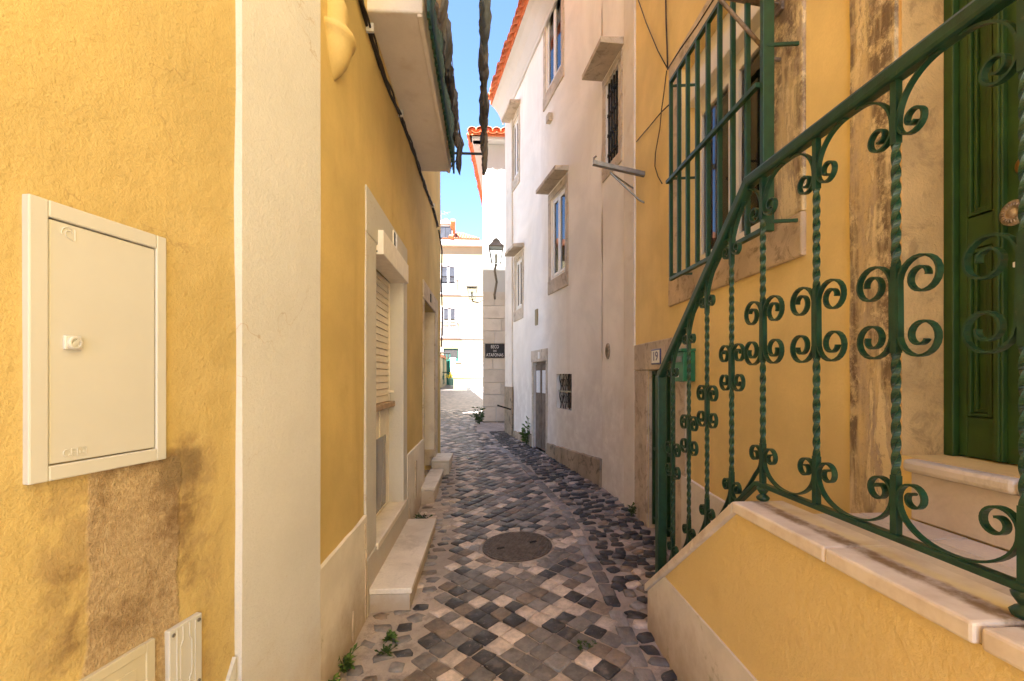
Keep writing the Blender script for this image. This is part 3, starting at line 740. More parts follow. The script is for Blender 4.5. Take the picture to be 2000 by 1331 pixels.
mb.tube(arc(es, ez, .0135, 200, 60), .0012, 5).tube(arc(es + .002, ez - .001, .008, 30, 290), .0012, 5).tube([(es + .0135, -.015, ez + .012), (es + .0135, -.015, ez - .013)], .0012, 5).tube([(es - .004, -.015, ez - .006), (es + .010, -.015, ez - .013)], .0012, 5)
mb.build("embossed_emblem", G["cream_plastic"], door)
ts, tz = W1.hit(135, 885, .014)
o = link("embossed_lettering", text_mesh("CE", .022, G["cream_plastic"], .0012), door); o.location = (ts, -.0145, tz)
ts, tz = W1.hit(160, 881, .014); mb = MB()
for q in (.0095, .0045): mb.box(ts - q, ts + q, -.0155, -.0138, tz + q - .001, tz + q).box(ts - q, ts + q, -.0155, -.0138, tz - q, tz - q + .001).box(ts - q, ts - q + .001, -.0155, -.0138, tz - q, tz + q).box(ts + q - .001, ts + q, -.0155, -.0138, tz - q, tz + q)
mb.build("embossed_mark", G["cream_plastic"], door)
# lower covers on the near wall
g1 = W1.S(305, .012); gzt = W1.Z(305, 1246, .012)
cv = thing("inspection_cover", "flat grey-beige glazed inspection cover low on the near ochre wall", "cover", tuple(W1.W(g1 - .15, 0, gzt - .3)))
mb = MB().box(g1 - .30, g1 - .275, -.010, .01, gzt - .30, gzt).box(g1 - .025, g1, -.010, .01, gzt - .30, gzt).box(g1 - .275, g1 - .025, -.010, .01, gzt - .025, gzt).box(g1 - .275, g1 - .025, -.010, .01, gzt - .30, gzt - .275)
mb.build("frame", G["pale_glass_cover"], cv, W1, bevel=.002)
MB().box(g1 - .275, g1 - .025, -.007, .01, gzt - .275, gzt - .025).build("panel", G["pale_glass_cover"], cv, W1)
MB().box(g1 - .25, g1 - .05, -.0085, .0, gzt - .25, gzt - .05).build("inner_panel", G["pale_glass_cover"], cv, W1, bevel=.001)
v0, v1 = W1.S(331, .014), W1.S(395, .014); vt = W1.Z(395, 1196, .014); vb = W1.Z(395, 1331, .014) - .005
vc = thing("vent_cover", "narrow white ribbed plastic cover screwed beside the glazed one", "cover", tuple(W1.W((v0 + v1) / 2, 0, vb)))
MB().box(v0, v1, -.014, .008, vb, vt).build("plate", G["cream_plastic"], vc, W1, bevel=.003)
mb = MB(); wv = v1 - v0
for fx in (.22, .40, .60, .78):
    x = v0 + wv * fx
    if fx in (.40, .60):
        dx = -.008 if fx == .40 else .008
        p = [(x, vt - .006), (x, vt - .045), (x + dx, vt - .06), (x + dx, vb + .06), (x, vb + .045), (x, vb + .006)]
        for a, b in zip(p, p[1:]): mb.bar((a[0], -.0148, a[1]), (b[0], -.0148, b[1]), .003, .0025, up=(0, 1, 0))
    else: mb.bar((x, -.0148, vb + .006), (x, -.0148, vt - .006), .003, .0025, up=(0, 1, 0))
mb.build("rib", G["cream_plastic"], vc, W1)
for x in (v0 + .012, v1 - .012):
    for z in (vt - .016, vb + .016): MB().lathe([(.0055, 0), (.005, .003), (.0005, .0035)], 10, Matrix.Translation((x, -.014, z)) @ Matrix.Rotation(R(90), 4, 'X')).build("screw", G["screw_steel"], vc, W1)

# door steps
def step(name, x0, x1, y0, y1, ztop, label, mats=("step_marble", "white_dado_worn")):
    t = thing(name, label, "step", ((x0 + x1) / 2, (y0 + y1) / 2, ztop - .2))
    M0 = WM(t).inverted()
    a = MB().box(x0, x1 - .012, y0 + .012, y1 - .012, ztop - .45, ztop - .036).build("riser", G[mats[1]], t, bevel=.008); a.matrix_basis = M0
    b = MB().box(x0, x1, y0, y1, ztop - .034, ztop).build("slab", G[mats[0]], t, bevel=.006); b.matrix_basis = M0
    return t
step("door_step", XL - .01, -.456, 2.83, 4.22, zr(-1.283), "long pale marble step below the roller shutter door")
step("door_step", XL - .01, -.56, 5.05, 6.10, zr(-1.2), "higher whitewashed step block at the second doorway")
step("door_step", XL - .005, -.49, 6.13, 6.72, zr(-1.10), "small white slab step past the second doorway")

# cable bundle
path = [(-.3 + 0, 0)]; cb = thing("cable_bundle", "black cable bundle clipped along the ochre wall under the balcony", "cable", tuple(W2.W(4, 0, zr(2.2))))
pp = [W2.hit(u, v, .02) for u, v in ((690, -60), (705, 0), (722, 55), (745, 132), (782, 222), (820, 332), (845, 402), (857, 450))]
for k, (dz, r) in enumerate(((0, .009), (.016, .006), (-.014, .007), (.006, .006))):
    pts = []
    for i in range(len(pp) - 1):
        for j in range(8):
            f = j / 8; s = pp[i][0] + (pp[i+1][0] - pp[i][0]) * f; z = pp[i][1] + (pp[i+1][1] - pp[i][1]) * f
            pts.append((s, -.016 + .012 * math.cos(s * 9 + k * 1.7), z + dz * math.cos(s * 4 + k) + .012 * math.sin(s * 3.1)))
    MB().tube(pts, r, 6).build("cable", G["black_cable"], cb, W2, smooth=True)
e = pp[-1]
MB().tube([(e[0], -.02, e[1]), (LE - .04, -.03, e[1] - .2), (LE - .03, -.02, e[1] - .7), (LE - .05, -.035, e[1] - 1.2), (LE - .02, -.02, e[1] - 1.7)], .012, 6).build("cable", G["black_cable"], cb, W2, smooth=True)
for i in (2, 4, 6): MB().box(pp[i][0] - .01, pp[i][0] + .01, -.045, 0, pp[i][1] - .025, pp[i][1] + .025).build("clip", G["white_plaster"], cb, W2)

# clothes lines and washing
by = B1 + .05; bzz = on_y(900, 300, by).z
br = thing("drying_arm", "dark iron arm at the balcony end carrying the clothes lines", "bracket", (XL, by, bzz))
MB().bar((XL + .3, by, bzz), (.0, by, bzz), .016, .022).bar((-.40, by, bzz - .16), (-.28, by, bzz), .012, .012).bar((-.4, by, bzz - .17), (-.4, by, bzz + .1), .016, .016).build("arm", G["black_iron"], br).matrix_basis = WM(br).inverted()
for x, lab in ((-.27, "thin clothes line nearest the balcony rail"), (-.02, "thin clothes line farther out over the alley")):
    tag(MB().tube([(x, by, bzz + .012), (x, 3.9, bzz - .01), (x, 2.5, bzz + .01), (x, 1.2, bzz + .02)], .003, 5).build("clothes_line", G["rope"]), lab, "clothes line")
def garment(x, y0, y1, drop, wid, mat, label, seed, fold=1.0):
    """cloth folded over the line, two uneven flaps"""
    mb = MB(); ny, k = 22, 20; V = []
    for i in range(ny + 1):
        f = i / ny; y = y0 + (y1 - y0) * f; edge = min(1, min(f, 1 - f) * 9 + .25)
        hem = drop * (1 + .16 * nz(y * 4, seed, 0, 1) + .07 * nz(y * 13, seed, 3, 1))
        for j in range(k):
            q = 2 * math.pi * j / k; dn = .5 - .5 * math.cos(q); side = math.sin(q)
            d = hem * dn
            w_ = wid * .8 * (.22 + .78 * min(1, dn * 2.2)) * edge * (.75 + .7 * nz(y * 5, d * 5, seed, 1) + .30 * nz(y * 15, d * 10, seed + 4, 1)) * (1 if dn < .8 else .75)
            xx = x + abs(side) ** .5 * math.copysign(1, side) * w_ * .62 + .03 * nz(y * 2.6, d * 4, seed + 2, 1) + fold * .02 * nz(y * 20, d * 14 + side, seed + 8, 1)
            V.append((xx, y + .02 * nz(d * 8, seed, y * 3, 1), bzz + .014 - d))
    mb.add(V, [(i*k+j, i*k+(j+1) % k, (i+1)*k+(j+1) % k, (i+1)*k+j) for i in range(ny) for j in range(k)] + [list(range(k-1, -1, -1)), list(range(ny*k, ny*k+k))])
    o = mb.build("hanging_garment", G[mat], smooth=True);
    return tag(o, label, "laundry")
ys = [2.0, 2.45, 2.80, 3.12, 3.42, 3.80, 4.18, 4.56, 4.98]
row1 = [("cloth_black", "black garment folded over the inner line above the tan cloth", .30, .06), ("cloth_tan", "tan cloth hanging on the inner clothes line", .30, .055), ("cloth_grey", "grey cloth next to the tan one on the inner line", .26, .055),
        ("cloth_charcoal", "crumpled charcoal garment midway along the inner line", .30, .05), ("cloth_black", "black twisted garment on the inner line past the charcoal one", .28, .05), ("cloth_charcoal", "small charcoal garment with a peg on the inner line", .27, .05), ("cloth_grey", "grey-brown garment last but one on the inner line", .27, .045), ("cloth_charcoal", "narrow dark garment at the arm end of the inner line", .34, .045)]
for i, (mt, lab, dr, wd) in enumerate(row1): garment(-.28, ys[i] + .02, ys[i+1] - .04, dr, wd, mt, lab, i * 7 + 1, 1.2)
ys = [1.9, 2.6, 3.1, 3.65, 4.15, 4.6, 5.0]
row2 = [("cloth_navy", "dark blue garment with a bulky sleeve on the outer line", .34, .085), ("cloth_navy", "navy garment hanging second on the outer line", .36, .08), ("cloth_charcoal", "long charcoal garment in the middle of the outer line", .36, .07),
        ("cloth_charcoal", "charcoal trousers past the middle of the outer line", .34, .06), ("cloth_grey", "slate grey garment last but one on the outer line", .33, .06), ("cloth_grey", "grey garment at the arm end of the outer line", .36, .055)]
for i, (mt, lab, dr, wd) in enumerate(row2): garment(-.02, ys[i] + .02, ys[i+1] - .05, dr, wd, mt, lab, i * 5 + 60, 1.0)
# thin glass: clear from any side, mirrors at a slant
m = N("thin_glass"); tr = m.n("ShaderNodeBsdfTransparent"); gl = m.n("ShaderNodeBsdfGlossy"); gl.inputs["Roughness"].default_value = .03
tr.inputs[0].default_value = (.82, .84, .83, 1)
fr = m.n("ShaderNodeFresnel"); fr.inputs[0].default_value = 1.7; mx = m.n("ShaderNodeMixShader"); m.l(fr.outputs[0], mx.inputs[0]); m.l(tr.outputs[0], mx.inputs[1]); m.l(gl.outputs[0], mx.inputs[2])
m.l(mx.outputs[0], m.nt.nodes["Material Output"].inputs[0])

# ================================================================== right house (yellow, green door)
rh = thing("yellow_house", "yellow house with worn stone trim, grilled window and dark green door", "house", (XR + 1, 2, 0))
RT = zr(7.2); sY = lambda y: -y
yw0, yw1 = on_x(1512, VH, XR).y, on_x(1332, VH, XR).y
WIN = (-yw1, -yw0, on_x(1470, 466, XR).z, on_x(1307, 135, XR).z - .15); GATE = (WR.S(1266), WR.S(1322), -.3, zr(.06)); DOOR = (WR.S(1755), -.55, zr(-.26), zr(1.95))
wl_, wr_, ws_ = WIN[0] - WR.S(1310), WR.S(1575) - WIN[1], WIN[2] - on_x(1310, 600, XR).z
print('WIN', WIN, wl_, wr_, ws_, 'DOOR', DOOR, 'GATE', GATE)
mb = wall_mesh(MB(), -yj_, 6, -.3, RT, (WIN, GATE, DOOR), thick=.3, cell=.3, amp=.006, seed=11)
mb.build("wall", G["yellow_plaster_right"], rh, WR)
mb = MB(); plan_prism(mb, [(XR + .31, -6), (8, -6), (8, yj_), (XR + .31, yj_)], -.3, RT)
mb.build("rear_wall", G["yellow_plaster_right"], rh).matrix_basis = WM(rh).inverted()
mb = MB(); plan_prism(mb, [(XR - .25, -6), (8, -6), (8, yj_), (XR - .25, yj_)], RT + .002, RT + .16)
mb.build("roof", G["terracotta"], rh).matrix_basis = WM(rh).inverted()
# window
mb = MB(); a, b, c, d = WIN
mb.box(a - wl_, a, -.016, .004, c, d); mb.box(a - wl_, b + wr_, -.018, .004, d + .001, d + .15)
mb.build("window_surround", G["lioz_trim"], rh, WR, bevel=.006)
MB().box(b, b + wr_, -.016, .004, c, d).build("jamb_stone", G["jamb_stone_flaky"], rh, WR, bevel=.008)
MB().box(a - wl_, b + wr_, -.022, .004, c - ws_, c - .001).build("window_sill", G["window_stone"], rh, WR, bevel=.008)
wi = MB().box(a, a + .06, .1, .15, c, d - .28).box(b - .06, b, .1, .15, c, d - .28).box(a + .06, b - .06, .1, .15, c, c + .055).box(a + .06, b - .06, .1, .15, d - .34, d - .28).build("window", G["white_pvc"], rh, WR, bevel=.004)
MB().box(a, b, .03, .2, d - .279, d - .14).build("shutter_box", G["white_pvc"], wi, bevel=.006)
MB().box(a, b, .06, .2, d - .139, d - .001).build("shutter_box", G["white_pvc"], wi, bevel=.006)
mid = (a + b) / 2
for x0, x1 in ((a + .062, mid - .002), (mid + .002, b - .062)):
    ca = MB().box(x0, x0 + .055, .085, .13, c + .057, d - .342).box(x1 - .055, x1, .085, .13, c + .057, d - .342).box(x0 + .055, x1 - .055, .085, .13, c + .057, c + .115).box(x0 + .055, x1 - .055, .085, .13, d - .4, d - .342).build("casement", G["white_pvc"], wi, bevel=.004)
    MB().box(x0 + .055, x1 - .055, .105, .111, c + .115, d - .4).build("pane", G["thin_glass"], wi)
def drape(x0, x1, y, z0, z1, amp=.02, k=26):
    n = 40; V = []
    for i in range(n + 1):
        x = x0 + (x1 - x0) * i / n; yy = y + amp * math.sin(x * k * 3) + amp * .5 * math.sin(x * k * 7.3)
        V += [(x, yy, z0), (x, yy, z1)]
    return MB().add(V, [(2*i, 2*i+2, 2*i+3, 2*i+1) for i in range(n)])
drape(a + .06, mid - .08, .2, c, d - .3).build("curtain", G["curtain"], wi, smooth=True)
drape(mid + .22, b - .06, .21, c, d - .3).build("curtain", G["curtain"], wi, smooth=True)
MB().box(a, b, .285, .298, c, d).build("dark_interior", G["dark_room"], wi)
# window grille
XG = .16; y0g, y1g = on_x(1310.5, VH, XR - .16).y, on_x(1492, VH, XR - .16).y; zg0, zg1, zgm = [on_x(1309, v_, XR - .16).z for v_ in (546, 162, 357)]
gr = thing("window_grille", "projecting green iron bar grille over the yellow house window", "grille", tuple(WR.W(-2.5, -XG, zg0)))
for i in range(9):
    s = -y0g + (y0g - y1g) * i / 8
    if i < 8: MB().box(s - .008, s + .008, -XG - .012, -XG + .012, zg0 + .012, zg1 - .012).build("bar", G["green_bars"], gr, WR, bevel=.002)
    else: MB().box(s - .012, s + .014, -XG - .012, -XG + .04, zg0 - .01, zg1 + .01).build("corner_post", G["green_bars"], gr, WR, bevel=.003)
for z, n_ in ((zg0, "bottom_rail"), (zg1, "top_rail"), (zgm, "middle_rail")):
    o_ = .022 if n_ == "middle_rail" else 0
    MB().box(-y0g - .012, -y1g + .0 - .012, -XG - .010 - o_, -XG + .014 - o_, z - .011, z + .011).build(n_, G["green_bars"], gr, WR, bevel=.002)
for s in (-y0g, -y1g + .01):
    for z in (zg0 + .03, zgm + .02 if s < -2.5 else zgm + .16, zg1 - .03):
        MB().bar((s, -XG, z), (s + .012, .0, z + .006), .010, .014).build("wall_fixing", G["green_bars"], gr, WR)
# gate and its stone frame
a, b, c, d = GATE
mb = MB().box(-yj_ + .004, a, -.014, .004, -.3, d).box(b, b + .17, -.014, .004, -.3, d).box(-yj_ + .004, b + .17, -.017, .004, d + .001, d + .235)
mb.build("gate_surround", G["lioz_trim"], rh, WR, bevel=.008)
MB().box(a - .003, a + .01, .004, .3, -.3, d - .001).box(b - .01, b + .003, .004, .3, -.3, d - .001).build("gate_reveal", G["lioz_trim"], rh, WR)
dr = MB().box(a + .01, b - .01, .2, .24, 0, d).build("cellar_door", G["curtain"], rh, WR)
for i in range(5): MB().box(a + .005 + i * .118, a + .11 + i * .118, .188, .205, .05, d - .01).build("board", G["curtain"], dr, bevel=.004)
gt = MB().box(a + .01, b - .01, .03, .05, d - .04, d - .01).build("gate", G["green_bars"], rh, WR)
for z in (-.62, -1.2): MB().box(a + .01, b - .01, .03, .05, zr(z), zr(z) + .025).build("rail", G["green_bars"], gt)
for i in range(8): MB().box(a + .02 + i * .078, a + .036 + i * .078, .026, .054, zr(-1.25), d - .012).build("bar", G["green_bars"], gt)
# 19 plate
p0 = WR.hit(1272, 683, .02); p1 = WR.hit(1292, 712, .02)
npl = thing("house_number_plate", "white enamel house number plate reading 19 with blue border on gate lintel", "number plate", tuple(WR.W((p0[0] + p1[0]) / 2, 0, p1[1])))
ca, cz = (p0[0] + p1[0]) / 2, (p0[1] + p1[1]) / 2; hw, hh = .10, .062
MB().box(ca - hw, ca + hw, -.026, -.016, cz - hh, cz + hh).build("plate", G["blue_enamel"], npl, WR, bevel=.004)
MB().box(ca - hw + .014, ca + hw - .014, -.028, -.02, cz - hh + .012, cz + hh - .012).build("field", G["white_enamel"], npl, WR)
o = link("numerals", text_mesh("19", .105, G["blue_enamel"], .0015), npl, WR); o.matrix_basis = o.matrix_basis @ Matrix.Translation((ca, -.029, cz)) @ Matrix.Diagonal((1.15, 1, 1, 1))
# letter box
lb = thing("letter_box", "green metal letter box with silver flap on the yellow house", "letter box", tuple(WR.W(-3.06, -.05, zr(-.03))))
MB().box(-3.17, -2.98, -.085, -.002, zr(-.03), zr(.17)).prism([(-3.18, zr(.172)), (-2.97, zr(.172)), (-2.97, zr(.19)), (-3.18, zr(.19))], -.1, -.002).build("case", G["green_mailbox"], lb, WR, bevel=.004)
MB().box(-3.15, -3.0, -.092, -.084, zr(.10), zr(.14)).build("flap", G["screw_steel"], lb, WR, bevel=.002)
MB().box(-3.13, -3.05, -.089, -.084, zr(.0), zr(.06)).build("name_window", G["white_enamel"], lb, WR)
dado(rh, WR, -3.17, -1.75, zr(-.68), tilt=-.06)
# door: worn stone surround
a, b, c, d = DOOR; sj = WR.S(1663)
mb = MB(); zs = [-.3 + (d + .3) * i / 26 for i in range(27)]; V = []
for z in zs: V += [(sj + .008 * nz(z, 1, 1, 5), .004, z), (sj + .006 + .008 * nz(z, 1, 1, 5), -.012 - .006 * nz(z, 2, 1, 4), z), ((sj + a) / 2, -.014 - .008 * nz(z, 5, 1, 4), z), (a, -.014 + .003 * nz(z, 9, 1, 6), z), (a, .012, z)]
mb.add(V, [(5*i+k, 5*i+k+1, 5*i+k+6, 5*i+k+5) for i in range(26) for k in range(4)]); mb.build("door_jamb_stone", G["jamb_stone_flaky"], rh, WR)
MB().box(a - .002, a + .012, .0, .3, zr(-.26), d).build("door_reveal", G["reveal_stone"], rh, WR)
MB().box(b, b + .2, -.014, .004, -.3, d).box(sj, b + .2, -.016, .004, d + .001, d + .2).build("door_jamb_stone", G["jamb_stone_flaky"], rh, WR, bevel=.006)
dY = .165                                                      # depth of the door plane in the recess
dr = MB().box(a + .012, a + .045, dY - .02, dY + .06, c, d).box(b - .03, b, dY - .02, dY + .06, c, d).box(a + .045, b - .03, dY - .02, dY + .06, d - .05, d).build("door", G["green_door_paint"], rh, WR, bevel=.004)
dsp = lambda u: WR.S(u, -dY)
def leaf(x0, x1):
    zl0, zl1 = c + .004, d - .052
    lf = MB().box(x0, x1, dY + .012, dY + .05, zl0, zl1).build("door_leaf", G["green_door_paint"], dr)
    w = (x1 - x0) * .20; m1, m2 = WR.Z(1900, 425, -dY), WR.Z(1900, 487, -dY); b0 = WR.Z(1900, 815, -dY)
    for (p, q, r_, t, n_) in ((x0, x0 + w, zl0, zl1, "stile"), (x1 - w, x1, zl0, zl1, "stile"), (x0 + w, x1 - w, m2, m1, "rail"), (x0 + w, x1 - w, zl0, b0, "rail"), (x0 + w, x1 - w, zl1 - .1, zl1, "rail")):
        MB().box(p, q, dY - .002, dY + .012, r_, t).build(n_, G["green_door_paint"], lf, bevel=.003)
    for z0, z1 in ((b0, m2), (m1, zl1 - .1)):
        pa, pb = x0 + w, x1 - w
        mb = MB()
        for g, yy in ((.004, -.006), (.016, .002)):           # stepped moulding round the panel
            mb.box(pa + g, pa + g + .010, dY + yy, dY + .012, z0 + g, z1 - g).box(pb - g - .010, pb - g, dY + yy, dY + .012, z0 + g, z1 - g)
            mb.box(pa + g + .010, pb - g - .010, dY + yy, dY + .012, z0 + g, z0 + g + .010).box(pa + g + .010, pb - g - .010, dY + yy, dY + .012, z1 - g - .010, z1 - g)
        mb.build("panel_moulding", G["green_door_paint"], lf, bevel=.002)
        o = .036
        if pb - pa > 2 * o + .01:
            MB().hexa([(pa + o + .012, dY - .001, z0 + o + .012), (pb - o - .012, dY - .001, z0 + o + .012), (pb - o - .012, dY - .001, z1 - o - .012), (pa + o + .012, dY - .001, z1 - o - .012)],
                  [(pa + o, dY + .011, z0 + o), (pb - o, dY + .011, z0 + o), (pb - o, dY + .011, z1 - o), (pa + o, dY + .011, z1 - o)]).build("raised_panel", G["green_door_paint"], lf)
    return lf
xm = dsp(1962)
l1 = leaf(a + .047, xm); l2 = leaf(xm + .004, b - .032)
MB().box(xm - .018, xm + .010, dY - .018, dY + .0, c + .006, d - .054).box(xm - .008, xm + .004, dY - .024, dY - .017, c + .006, d - .054).build("astragal", G["green_door_paint"], l1, bevel=.003)
def disc(u, v, r, mat, name, out=.04, rings=True):
    s, z = WR.hit(u, v, -dY + out); M_ = Matrix.Translation((s, dY - out, z)) @ Matrix.Rotation(R(90), 4, 'X')
    mb = MB().lathe([(r * .3, -out), (r * .3, -.012), (r * .9, -.010), (r, -.004), (r, .0), (r * .93, .003), (r * .86, .0015), (r * .8, .003), (r * .45, .006), (r * .38, .004), (r * .3, .008), (r * .12, .010), (.0003, .010)], 28, M_)
    if rings:
        for k in range(20):
            q = 2 * math.pi * k / 20; A = M_ @ Vector((r * .48 * math.cos(q), r * .48 * math.sin(q), .0062)); B = M_ @ Vector((r * .82 * math.cos(q), r * .82 * math.sin(q), .004))
            mb.tube([A, (A + B) / 2 - Vector((0, .002, 0)), B], [r * .03, r * .06, r * .03], 5)
    return mb.build(name, G[mat], l2, smooth=True)
disc(1979, 416, .036, "bronze_knob", "door_knob", .055)
s, z = WR.hit(1992, 322, -dY + .02)
MB().lathe([(.03, 0), (.03, .01), (.022, .016), (.014, .018), (.010, .026), (.0003, .028)], 20, Matrix.Translation((s + .008, dY, z)) @ Matrix.Rotation(R(90), 4, 'X')).build("knocker", G["brass"], l2, smooth=True)
s, z = WR.hit(1996, 465, -dY); MB().lathe([(.02, 0), (.018, .005), (.006, .006), (.006, .001), (.0003, .001)], 16, Matrix.Translation((s + .008, dY, z)) @ Matrix.Rotation(R(90), 4, 'X')).build("keyhole_plate", G["bronze_knob"], l2)
s, z = WR.hit(1990, 516, -dY); MB().box(s - .012, s + .1, dY - .006, dY + .002, z - .008, z + .008).build("letter_slot", G["white_enamel"], l2, bevel=.002)

# ================================================================== entrance stair
ZL = -.452
st = thing("entrance_stair", "yellow plastered entrance stair with marble coping and landing before green door", "stair", (1.1, 1.5, 0))
IM = WM(st).inverted()
def stp(mb, name, mat, bevel=0, smooth=False):
    o = mb.build(name, G[mat], st, bevel=bevel, smooth=smooth); o.matrix_basis = IM; return o
def sideprism(poly, x0, x1):                                   # polygon in (y,z), extruded over x
    mb = MB(); n = len(poly); V = [(x0, p[0], p[1]) for p in poly] + [(x1, p[0], p[1]) for p in poly]
    return mb.add(V, [list(range(n-1, -1, -1)), list(range(n, 2*n))] + [(i, (i+1) % n, n+(i+1) % n, n+i) for i in range(n)])
ys0, ys1, ye = -.6, on_x(1440, VH, XP).y, on_x(1268, VH, XP).y
zt_ = zr(-.488); ze_ = on_x(1268, 1140, XP).z - .04
stp(sideprism([(ys0, -.3), (ye, -.3), (ye, ze_), (ys1, zt_), (ys0, zt_)][::1], XP, XP + .16), "stringer_wall", "yellow_plaster_stair")
zd = zr(-1.01); kk = (ze_ - zt_) / (ye - ys1); yx = ys1 + (zd - zt_) / kk
stp(sideprism([(ys0, -.3), (ye + .006, -.3), (ye + .006, ze_ - .002), (min(yx, ye), zd), (ys0, zd)], XP - .008, XP + .004), "dado", "white_dado_worn", .003)
# coping: sloping piece, two landing slabs, a shifted broken piece
stp(sideprism([(ye + .02, ze_ - .012), (ye + .02, ze_ + .03), (ys1 - .004, zt_ + .043), (ys1 - .004, zt_ + .001)], XP - .022, XP + .165), "coping_slab", "coping_marble", .006)
def coping(y0, y1, dx=0, dz=0, rot=0):
    o = MB().box(0, .188, 0, y1 - y0, zt_ + .002 + dz, zt_ + .044 + dz).build("coping_slab", G["coping_stained"], st, bevel=.007)
    o.matrix_basis = IM @ Matrix.Translation((XP - .022 + dx, y0, 0)) @ Matrix.Rotation(rot, 4, 'Z'); return o
yA, yB = on_x(1625, VH, XP).y, on_x(1925, VH, XP).y
coping(yA + .0015, ys1 - .006); coping(yB + .003, yA - .0015); coping(.25, yB - .004, .012, -.004, .01); coping(-.5, .246)
# landing tiles
xs_ = [XP + .172, XP + .34, XR - .028]; yl = [1.475, 1.22, .93, .52, .1, -.4]
for i in range(2):
    for y1_, y0_ in zip(yl, yl[1:]):
        stp(MB().box(xs_[i] + .0015, xs_[i+1] - .0015, y0_ + .0015 + i * .0, y1_ - .0015, zr(ZL) - .04, zr(ZL) + rng.uniform(-.001, .001)), "tile", "landing_marble", .003)
stp(MB().box(XP + .16, XR - .016, ys0, 1.47, -.3, zr(ZL) - .042), "landing_core", "cream_plaster")
for i in range(4):
    y0_ = 1.485 + i * .24; z = zr(ZL) - .183 * (i + 1)
    stp(MB().box(XP + .161, XR - .018, y0_, y0_ + .255, z - .03, z), "tread", "landing_marble", .004)
    stp(MB().box(XP + .161, XR - .018, y0_, y0_ + .235, -.3, z - .032), "step_core", "cream_plaster")
# door step
yq = on_x(1760, VH, XR - .045).y
for y0_, y1_ in ((1.10, yq), (.5, 1.097)):
    stp(MB().box(XR - .045, XR + .21, y0_, y1_, zr(-.302), zr(-.262)), "door_step_slab", "step_marble", .012)
stp(MB().box(XR - .025, XR + .0, .5, yq - .015, zr(ZL) + .001, zr(-.303)), "door_step_riser", "landing_marble", .002)

# ================================================================== wrought iron railing
XW = .99
rl = thing("stair_railing", "green wrought iron stair railing with scrolls and twisted balusters", "railing", (XW, 1.7, zr(ZL)))
yb_, yp = on_x(1465, VH, XW).y, on_x(1292, VH, XW).y
y1b = on_x(1480, VH, XW).y
HT = zr(.715); KS = .82; HB = zr(-.388)
def top(y): return HT if y <= yb_ else HT - (y - yb_) * KS
def bot(y): return HB if y <= y1b else HB - (y - y1b) * .80
RM = Matrix.Translation((XW, 0, 0)); RI = WM(rl).inverted()
def rp(mb, name, parent=rl, bevel=0, smooth=False):
    o = mb.build(name, G["green_iron"], parent, bevel=bevel, smooth=smooth)
    o.matrix_basis = RI @ RM if parent is rl else Matrix.Identity(4); return o
def railbar(ys, fz, w, h):
    mb = MB(); V = []
    for y in ys:
        k = (fz(y + .004) - fz(y - .004)) / .008; hh_ = h * math.sqrt(1 + k * k)
        V += [(-w/2, y, fz(y) - hh_/2), (w/2, y, fz(y) - hh_/2), (w/2, y, fz(y) + hh_/2), (-w/2, y, fz(y) + hh_/2)]
    n = len(ys)
    return mb.add(V, [(i*4+k, (i+1)*4+k, (i+1)*4+(k+1) % 4, i*4+(k+1) % 4) for i in range(n-1) for k in range(4)] + [(0, 1, 2, 3), (4*n-1, 4*n-2, 4*n-3, 4*n-4)])
rp(railbar([yp + .03, yb_ + .006, yb_ - .006, .25], lambda y: top(y) + .022, .042, .042), "handrail", bevel=.009)
rp(railbar([yp + .02, y1b + .004, y1b - .004, .25], bot, .026, .016), "bottom_rail", bevel=.003)
rp(MB().box(-.025, .025, yp - .015, yp + .035, bot(yp) - .03, top(yp) + .015), "newel_post", bevel=.004)
def spiral(cx, cz, r, a0, turn, shrink=.72, n=30):
    """turns from angle a0 by turn degrees, closing in"""
    return [(cx + r * (1 - shrink * (i / n) ** .85) * math.cos(R(a0 + turn * i / n)), cz + r * (1 - shrink * (i / n) ** .85) * math.sin(R(a0 + turn * i / n))) for i in range(n + 1)]
def c_scroll(sd, r=.057, half=.068):
    up = spiral(r * rng.uniform(.95, 1.04), half, r, 180, -rng.uniform(505, 570), rng.uniform(.69, .75)); dn = spiral(r, half, r * rng.uniform(.95, 1.04), 180, -rng.uniform(505, 570), rng.uniform(.69, .75))
    pts = [(a, -b) for a, b in dn[::-1]] + up
    return [(sd * (a + .010), b) for a, b in pts]
def j_scroll(sd, vert, dz, reach=.105, h=.10, r=.038):
    """vert=-1 hangs from the handrail, +1 rises from the bottom rail; (0,0) is where baluster meets rail"""
    arc_ = [(reach - reach * math.sin(R(90) * i / 12), (h - h * math.cos(R(90) * i / 12))) for i in range(13)]
    sp = spiral(r, h + .012, r, 180, -rng.uniform(440, 510), rng.uniform(.68, .76))
    pts = []
    for a, b in arc_: pts.append((sd * (a + .009), vert * b + dz(sd * a) * (1 - b / h)))
    for a, b in sp: pts.append((sd * (a + .009), vert * b))
    return pts
def twist(mb, z0, z1, y, w=.0078, pitch=.15):
    n = max(6, int((z1 - z0) / .006)); V = []
    for i in range(n + 1):
        z = z0 + (z1 - z0) * i / n; q = 2 * math.pi * (z - z0) / pitch
        for k in range(4):
            V.append((w * 1.32 * math.cos(q + math.pi / 4 + k * math.pi / 2), y + w * 1.32 * math.sin(q + math.pi / 4 + k * math.pi / 2), z))
    return mb.add(V, [(i*4+k, i*4+(k+1) % 4, (i+1)*4+(k+1) % 4, (i+1)*4+k) for i in range(n) for k in range(4)])
